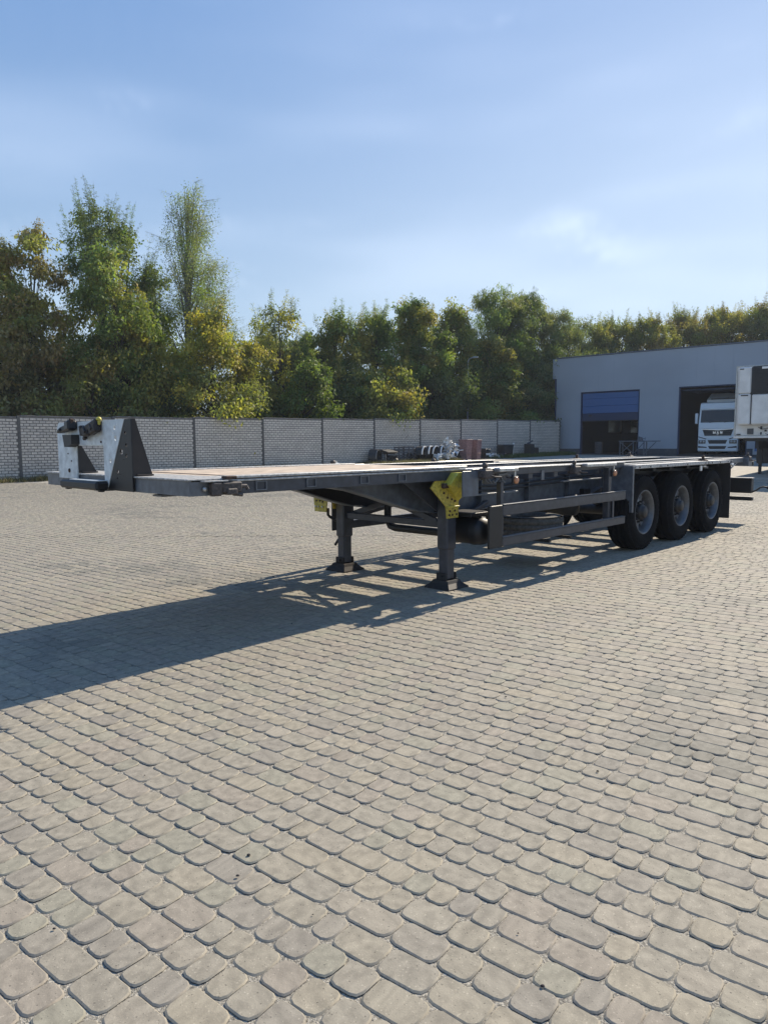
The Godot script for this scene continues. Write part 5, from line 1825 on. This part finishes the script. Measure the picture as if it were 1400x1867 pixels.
func yard_clutter() -> void:
	var r := RandomNumberGenerator.new()
	r.seed = 71
	# soil strip at the foot of the fence
	var b := Mb.new()
	for k in range(-10, 38):
		b.poly([fp(k, 0.0, 0.012), fp(k + 1, 0.0, 0.012), fp(k + 1, 0.85 + 0.2 * sin(k * 1.7 + 1.7), 0.008), fp(k, 0.85 + 0.2 * sin(k * 1.7), 0.008)], Vector3.UP)
	struct("soil_strip", b, mats.soil)
	# black mudguards
	var t := thing("black_mudguard", "large black plastic mudguard arch leaning on the fence, leftmost of the clutter", "mudguard", "", ftf(18.9, 0.45, 0.2))
	b = Mb.new()
	arc_part(b, 0.46, 0.03, 0.5, -0.4, PI * 1.1, Transform3D(Basis(Vector3.UP, 0.3), Vector3(0, 0.36, -0.1)))
	obj("arch", b, mats.dark_plastic, t)
	b = Mb.new()
	arc_part(b, 0.42, 0.012, 0.01, 0.6, PI * 1.05, Transform3D(Basis(Vector3.UP, 0.3), Vector3(0, 0.36, 0.42)))
	obj("rim_edge", b, mats.galv, t)
	t = thing("black_mudguard", "second black mudguard arch wedged behind the leftmost one", "mudguard", "", ftf(19.35, 0.25, -0.2))
	b = Mb.new()
	arc_part(b, 0.44, 0.03, 0.5, -0.3, PI * 1.15, Transform3D(Basis(Vector3.UP, -0.2), Vector3(0, 0.34, -0.1)))
	obj("arch", b, mats.dark_plastic, t)
	# black folded tray frames and racks
	t = thing("black_tray_stack", "stack of flat black plastic trays beside the black mudguards", "tray", "", ftf(20.05, 0.6, 0.1))
	for k in 3:
		b = Mb.new()
		b.box(Vector3(-0.48, 0.52 + k * 0.09, -0.3), Vector3(0.40, 0.56 + k * 0.09, 0.3), 0.01, Transform3D(Basis(Vector3(1, 0, 0), 0.12 * k), Vector3.ZERO))
		obj("tray", b, mats.dark_plastic, t)
	b = Mb.new()
	for xx in [-0.42, 0.34]:
		for zz in [-0.25, 0.25]:
			b.box(Vector3(xx - 0.02, 0, zz - 0.02), Vector3(xx + 0.02, 0.52, zz + 0.02))
	obj("stand", b, mats.galv, t)
	for q in [[20.95, "left slatted black metal rack against the fence"], [21.75, "right slatted black metal rack beside the grey wheel arches"]]:
		t = thing("slatted_rack", q[1], "rack", "slatted racks by the fence", ftf(q[0], 0.5, 0.05 if q[0] < 21 else -0.1))
		b = Mb.new()
		for xx in [-0.36, 0.0, 0.34]:
			b.box(Vector3(xx - 0.025, 0, -0.03), Vector3(xx + 0.025, 0.92, 0.03), 0.004)
		obj("upright", b, mats.crate_grey, t)
		for k in 6:
			b = Mb.new()
			b.box(Vector3(-0.38, 0.08 + k * 0.15, 0.031), Vector3(0.36, 0.16 + k * 0.15, 0.06), 0.004)
			obj("slat", b, mats.crate_grey, t)
	for q in [[20.45, 0.95, 0.55, "low black plastic shell lying before the black tray stack"], [22.15, 0.55, 0.62, "upright black plastic shell between the slatted racks and the grey wheel arches"], [24.75, 0.35, 0.95, "dark crumpled car body panel leaning behind the silver scrap heap"], [26.05, 0.3, 0.9, "dark folded panel leaning on the fence behind the left pink bin"]]:
		t = thing("black_shell", q[3], "scrap panel", "", ftf(q[0], q[1], r.randf_range(-0.3, 0.3)))
		for k in 3:
			var o := put("panel", crumple(r, q[2]), mats.dark_plastic, t)
			o.transform = Transform3D(Basis.from_euler(Vector3(r.randf_range(0.9, 1.7), r.randf_range(-0.5, 0.5), r.randf_range(-0.4, 0.4))), Vector3(r.randfn(0, 0.14), q[2] * 0.42, r.randfn(0, 0.05)))
	# grey and white wheel arches in a row
	var where := ["leftmost", "second", "third", "rightmost"]
	for k in 4:
		t = thing("wheel_arch", "%s of the four grey wheel arch covers standing by the fence" % where[k], "mudguard", "wheel arch covers standing in a row", ftf(22.75 + k * 0.52, 0.62 + 0.06 * k, 0.35 + r.randf_range(-0.15, 0.15)))
		b = Mb.new()
		var R := 0.44 + r.randf_range(-0.03, 0.03)
		arc_part(b, R, 0.05, 0.07, 0.15, PI * 1.02, Transform3D(Basis(), Vector3(0, 0.47, 0.2)))
		obj("arch", b, mats.scrap_white, t)
		b = Mb.new()
		arc_part(b, R - 0.012, 0.02, 0.44, 0.1, PI * 1.03, Transform3D(Basis(), Vector3(0, 0.46, -0.24)))
		b.box(Vector3(-R + 0.02, 0.0, -0.26), Vector3(R - 0.06, 0.75, -0.23), 0.01)
		obj("liner", b, mats.dark_plastic, t)
	for q in [[24.25, 1.1, "left crumpled white panel lying before the grey wheel arches"], [24.9, 1.25, "right crumpled white panel lying before the silver scrap heap"]]:
		t = thing("crumpled_panel", q[2], "scrap panel", "crumpled white panels", ftf(q[0], q[1], r.randf() * 3.0))
		for k in 3:
			var o := put("panel", crumple(r, 0.5), mats.scrap_white, t)
			o.transform = Transform3D(Basis.from_euler(Vector3(r.randf_range(-1.4, 1.4), r.randf() * 6.0, r.randf_range(-0.6, 0.6))), Vector3(r.randfn(0, 0.1), 0.22 + 0.08 * k, r.randfn(0, 0.1)))
	# heap of silver scrap
	t = thing("scrap_heap", "tall heap of crumpled silver metal scrap left of the pink bins", "scrap heap", "", ftf(25.15, 0.85))
	for k in 26:
		var h := 1.15 * pow(r.randf(), 0.8)
		var spread := 0.62 * (1.2 - h * 0.6)
		var o := put("scrap_piece", crumple(r, r.randf_range(0.25, 0.55)), mats.scrap_silver if r.randf() < 0.75 else mats.scrap_white, t)
		o.transform = Transform3D(Basis.from_euler(Vector3(r.randf() * 6.0, r.randf() * 6.0, r.randf() * 6.0)), Vector3(r.randf_range(-1, 1) * spread, 0.12 + h * 0.9, r.randf_range(-0.4, 0.4)))
	for k in 7:
		b = Mb.new()
		var p0 := Vector3(r.randf_range(-0.6, 0.6), r.randf_range(0.05, 0.6), r.randf_range(-0.2, 0.4))
		b.tube([p0, p0 + Vector3(r.randfn(0, 0.2), r.randf_range(0.2, 0.5), r.randfn(0, 0.1)), p0 + Vector3(r.randfn(0, 0.4), r.randf_range(0.1, 0.6), r.randfn(0, 0.2))], 0.03, 7)
		obj("scrap_pipe", b, mats.scrap_silver, t)
	b = Mb.new()
	b.box(Vector3(-0.55, 0, -0.45), Vector3(0.65, 0.75, -0.25), 0.02)
	obj("scrap_backing", b, mats.crate_grey, t)
	# two pink brown bins
	for q in [[26.70, 0.60, 1.22, "left and larger of the two faded pink bins"], [27.70, 0.50, 1.18, "right and smaller of the two faded pink bins"]]:
		t = thing("pink_bin", q[3], "bin", "faded pink bins by the fence", ftf(q[0], 0.75, 0.1))
		b = Mb.new()
		var w: float = q[1] * 0.5
		var lo := w * 0.82
		var hh: float = q[2]
		for c in 4:
			var d0: Vector3 = [Vector3(1, 0, 1), Vector3(-1, 0, 1), Vector3(-1, 0, -1), Vector3(1, 0, -1)][c]
			var d1: Vector3 = [Vector3(-1, 0, 1), Vector3(-1, 0, -1), Vector3(1, 0, -1), Vector3(1, 0, 1)][c]
			b.poly([d0 * lo, d1 * lo, d1 * w + Vector3(0, hh, 0), d0 * w + Vector3(0, hh, 0)], d0 + d1)
			b.poly([d0 * (lo - 0.02), d1 * (lo - 0.02), d1 * (w - 0.02) + Vector3(0, hh, 0), d0 * (w - 0.02) + Vector3(0, hh, 0)], -(d0 + d1))
		b.poly([Vector3(lo, 0.02, lo), Vector3(-lo, 0.02, lo), Vector3(-lo, 0.02, -lo), Vector3(lo, 0.02, -lo)], Vector3.UP)
		b.box(Vector3(-lo * 0.9, 0.35, lo * 1.02), Vector3(lo * 0.9, 0.39, lo + 0.07), 0.008)
		obj("tub", b, mats.bin_pink, t)
		b = Mb.new()
		for c in 4:
			b.box(Vector3(-w - 0.02, hh - 0.05, w - 0.02), Vector3(w + 0.02, hh + 0.03, w + 0.025), 0.012, Transform3D(Basis(Vector3.UP, c * PI / 2), Vector3.ZERO))
		obj("rim", b, mats.bin_pink, t)
	# small crates, white lumps, trough, machine
	t = thing("black_crate", "small black crate with a white stripe right of the pink bins", "crate", "", ftf(28.65, 0.6, 0.1))
	b = Mb.new()
	b.box(Vector3(-0.27, 0.0, -0.2), Vector3(0.27, 0.62, 0.2), 0.02)
	obj("body", b, mats.dark_plastic, t)
	b = Mb.new()
	b.box(Vector3(-0.25, 0.22, 0.201), Vector3(0.25, 0.34, 0.22), 0.01)
	obj("white_band", b, mats.scrap_white, t)
	for q in [[29.2, 0.8, "left broken white lump beside the black crate", 0.34], [29.65, 1.0, "right broken white lump before the black trough", 0.42], [16.45, 1.0, "small white bag lying alone at the foot of the fence", 0.3]]:
		t = thing("white_lump", q[2], "rubble", "", ftf(q[0], q[1], 1.0))
		for k in 3:
			var o := put("piece", crumple(r, q[3]), mats.scrap_white, t)
			o.transform = Transform3D(Basis.from_euler(Vector3(r.randf() * 1.0, r.randf() * 6.0, r.randf_range(-0.5, 0.5))), Vector3(r.randfn(0, 0.06), 0.08 + 0.06 * k, r.randfn(0, 0.06)))
	t = thing("black_trough", "black trough on legs in front of the fence near the green grass", "trough", "", ftf(30.7, 0.7, 0.05))
	b = Mb.new()
	b.prism([Vector2(-0.58, 0.82), Vector2(0.58, 0.82), Vector2(0.46, 0.30), Vector2(-0.46, 0.30)], 0.5, Transform3D(Basis(), Vector3(0, 0, -0.25)))
	obj("tub", b, mats.dark_plastic, t)
	b = Mb.new()
	for xx in [-0.42, 0.42]:
		b.box(Vector3(xx - 0.03, 0, -0.2), Vector3(xx + 0.03, 0.31, 0.2), 0.004)
	obj("leg", b, mats.crate_grey, t)
	b = Mb.new()
	b.box(Vector3(-0.60, 0.822, -0.27), Vector3(0.60, 0.86, 0.27), 0.01)
	obj("lid", b, mats.paint_grey, t)
	b = Mb.new()
	b.tube([Vector3(0.62, 0.1, 0.2), Vector3(0.62, 0.85, 0.2)], 0.02, 6)
	b.lathe([Vector2(0, 0), Vector2(0.07, 0.04), Vector2(0.07, 0.10), Vector2(0, 0.14)], Transform3D(Basis(), Vector3(0.62, 0.84, 0.2)), 10)
	obj("handle", b, mats.scrap_white, t)
	t = thing("rusty_machine", "dark old machine with a raised arm standing in the green grass", "machine", "", ftf(33.5, 0.8, 0.1))
	b = Mb.new()
	b.box(Vector3(-0.45, 0.12, -0.3), Vector3(-0.05, 0.85, 0.3), 0.03)
	b.box(Vector3(-0.05, 0.25, -0.25), Vector3(0.62, 0.62, 0.25), 0.03)
	obj("body", b, mats.dark_plastic, t)
	b = Mb.new()
	b.bar(Vector3(-0.5, 0.86, 0.0), Vector3(0.15, 1.06, 0.0), 0.12, 0.07, 0.01)
	obj("arm", b, mats.crate_grey, t)
	b = Mb.new()
	b.bar(Vector3(-0.3, 0.12, 0.3), Vector3(0.35, 0.0, 0.45), 0.05, 0.05, 0.006)
	b.bar(Vector3(0.15, 0.3, 0.25), Vector3(0.4, 0.0, 0.4), 0.05, 0.05, 0.006)
	for xx in [-0.4, 0.55]:
		b.box(Vector3(xx - 0.03, 0, -0.25), Vector3(xx + 0.03, 0.28, -0.19))
		b.box(Vector3(xx - 0.03, 0, 0.19), Vector3(xx + 0.03, 0.28, 0.25))
	obj("leg", b, mats.rust, t)
	# steel work bench before the facade
	t = thing("steel_workbench", "blue grey steel trestle bench with a vice between the two workshop doors", "workbench", "", shop_tf() * Transform3D(Basis(), Vector3(6.85, 0.0, 1.6)))
	b = Mb.new()
	b.box(Vector3(-1.35, 0.90, -0.3), Vector3(1.25, 0.96, 0.3), 0.01)
	obj("bench_top", b, mats.paint_blue, t)
	for xx in [-1.25, -0.35, 0.35]:
		b = Mb.new()
		for zz in [-0.25, 0.25]:
			b.box(Vector3(xx - 0.03, 0, zz - 0.03), Vector3(xx + 0.03, 0.899, zz + 0.03), 0.004)
		obj("leg", b, mats.paint_blue, t)
	b = Mb.new()
	for q in [[-0.35, 0.12, -1.2, 0.85], [-1.2, 0.12, -0.35, 0.85], [0.38, 0.10, 1.15, 0.88], [-0.32, 0.10, 0.32, 0.80]]:
		b.bar(Vector3(q[0], q[1], 0.29), Vector3(q[2], q[3], 0.29), 0.03, 0.05, 0.004)
	obj("brace", b, mats.paint_blue, t)
	b = Mb.new()
	b.box(Vector3(-0.16, 0.961, -0.12), Vector3(0.16, 1.06, 0.12), 0.015)
	b.box(Vector3(-0.12, 1.06, -0.09), Vector3(-0.02, 1.24, 0.09), 0.012)
	b.box(Vector3(0.04, 1.06, -0.09), Vector3(0.12, 1.20, 0.09), 0.012)
	b.tube([Vector3(0.12, 1.10, 0.0), Vector3(0.34, 1.10, 0.0)], 0.02, 8)
	b.tube([Vector3(0.34, 1.0, 0.0), Vector3(0.34, 1.2, 0.0)], 0.01, 6)
	obj("vice", b, mats.paint_blue, t)

# ------------------------------------------------------------------ grass along the fence
func grasses() -> void:
	var r := RandomNumberGenerator.new()
	r.seed = 13
	var b := Mb.new()
	for k in 14:
		var p := Vector3(r.randfn(0, 0.05), 0, r.randfn(0, 0.05))
		var h := r.randf_range(0.10, 0.26)
		var lean := Vector3(r.randfn(0, 0.4), 0, r.randfn(0, 0.4)) * h
		var side := Vector3(r.randf_range(-1, 1), 0, r.randf_range(-1, 1)).normalized() * 0.007
		var v := r.randf_range(0.8, 1.2)
		b.tint = Color(v, v, v)
		b.tri3(p - side, p + side, p + lean + Vector3(0, h, 0), Vector3(0, 1, 0.3), Vector3(0, 1, 0.3), Vector3(0, 1, 0.3))
	var tuft := b.mesh()
	var beds := [
		["dry_grass", "strip of dry straw coloured grass along the left end of the fence", -9.0, 13.0, 0.08, 0.85, 1500, [Color(.20, .165, .075), Color(.16, .145, .06), Color(.11, .12, .04)], 1.0],
		["dry_grass", "dry grass and weeds around the black mudguards", 17.5, 24.5, 0.2, 1.7, 1000, [Color(.20, .17, .085), Color(.13, .13, .05)], 0.9],
		["green_grass", "bright green grass at the right end of the fence by the workshop", 28.0, 37.2, 0.1, 1.5, 1700, [Color(.12, .17, .03), Color(.15, .19, .04), Color(.09, .13, .03)], 1.1],
	]
	for e in beds:
		var mm := MultiMesh.new()
		mm.transform_format = MultiMesh.TRANSFORM_3D
		mm.use_colors = true
		mm.mesh = tuft
		mm.instance_count = e[6]
		for k in e[6]:
			var col: Color = e[7][r.randi() % e[7].size()]
			var v := r.randf_range(0.8, 1.2)
			mm.set_instance_transform(k, Transform3D(Basis(Vector3.UP, r.randf() * TAU).scaled(Vector3.ONE * r.randf_range(0.6, 1.3) * e[8]), fp(r.randf_range(e[2], e[3]), lerpf(e[4], e[5], pow(r.randf(), 1.3)), 0.0)))
			mm.set_instance_color(k, Color(col.r * v, col.g * v, col.b * v))
		var o := MultiMeshInstance3D.new()
		o.name = numbered(e[0])
		o.multimesh = mm
		o.material_override = mats.grass_blade
		add_child(o, true)
		tag(o, e[1], "grass")
		o.set_meta("kind", "stuff")
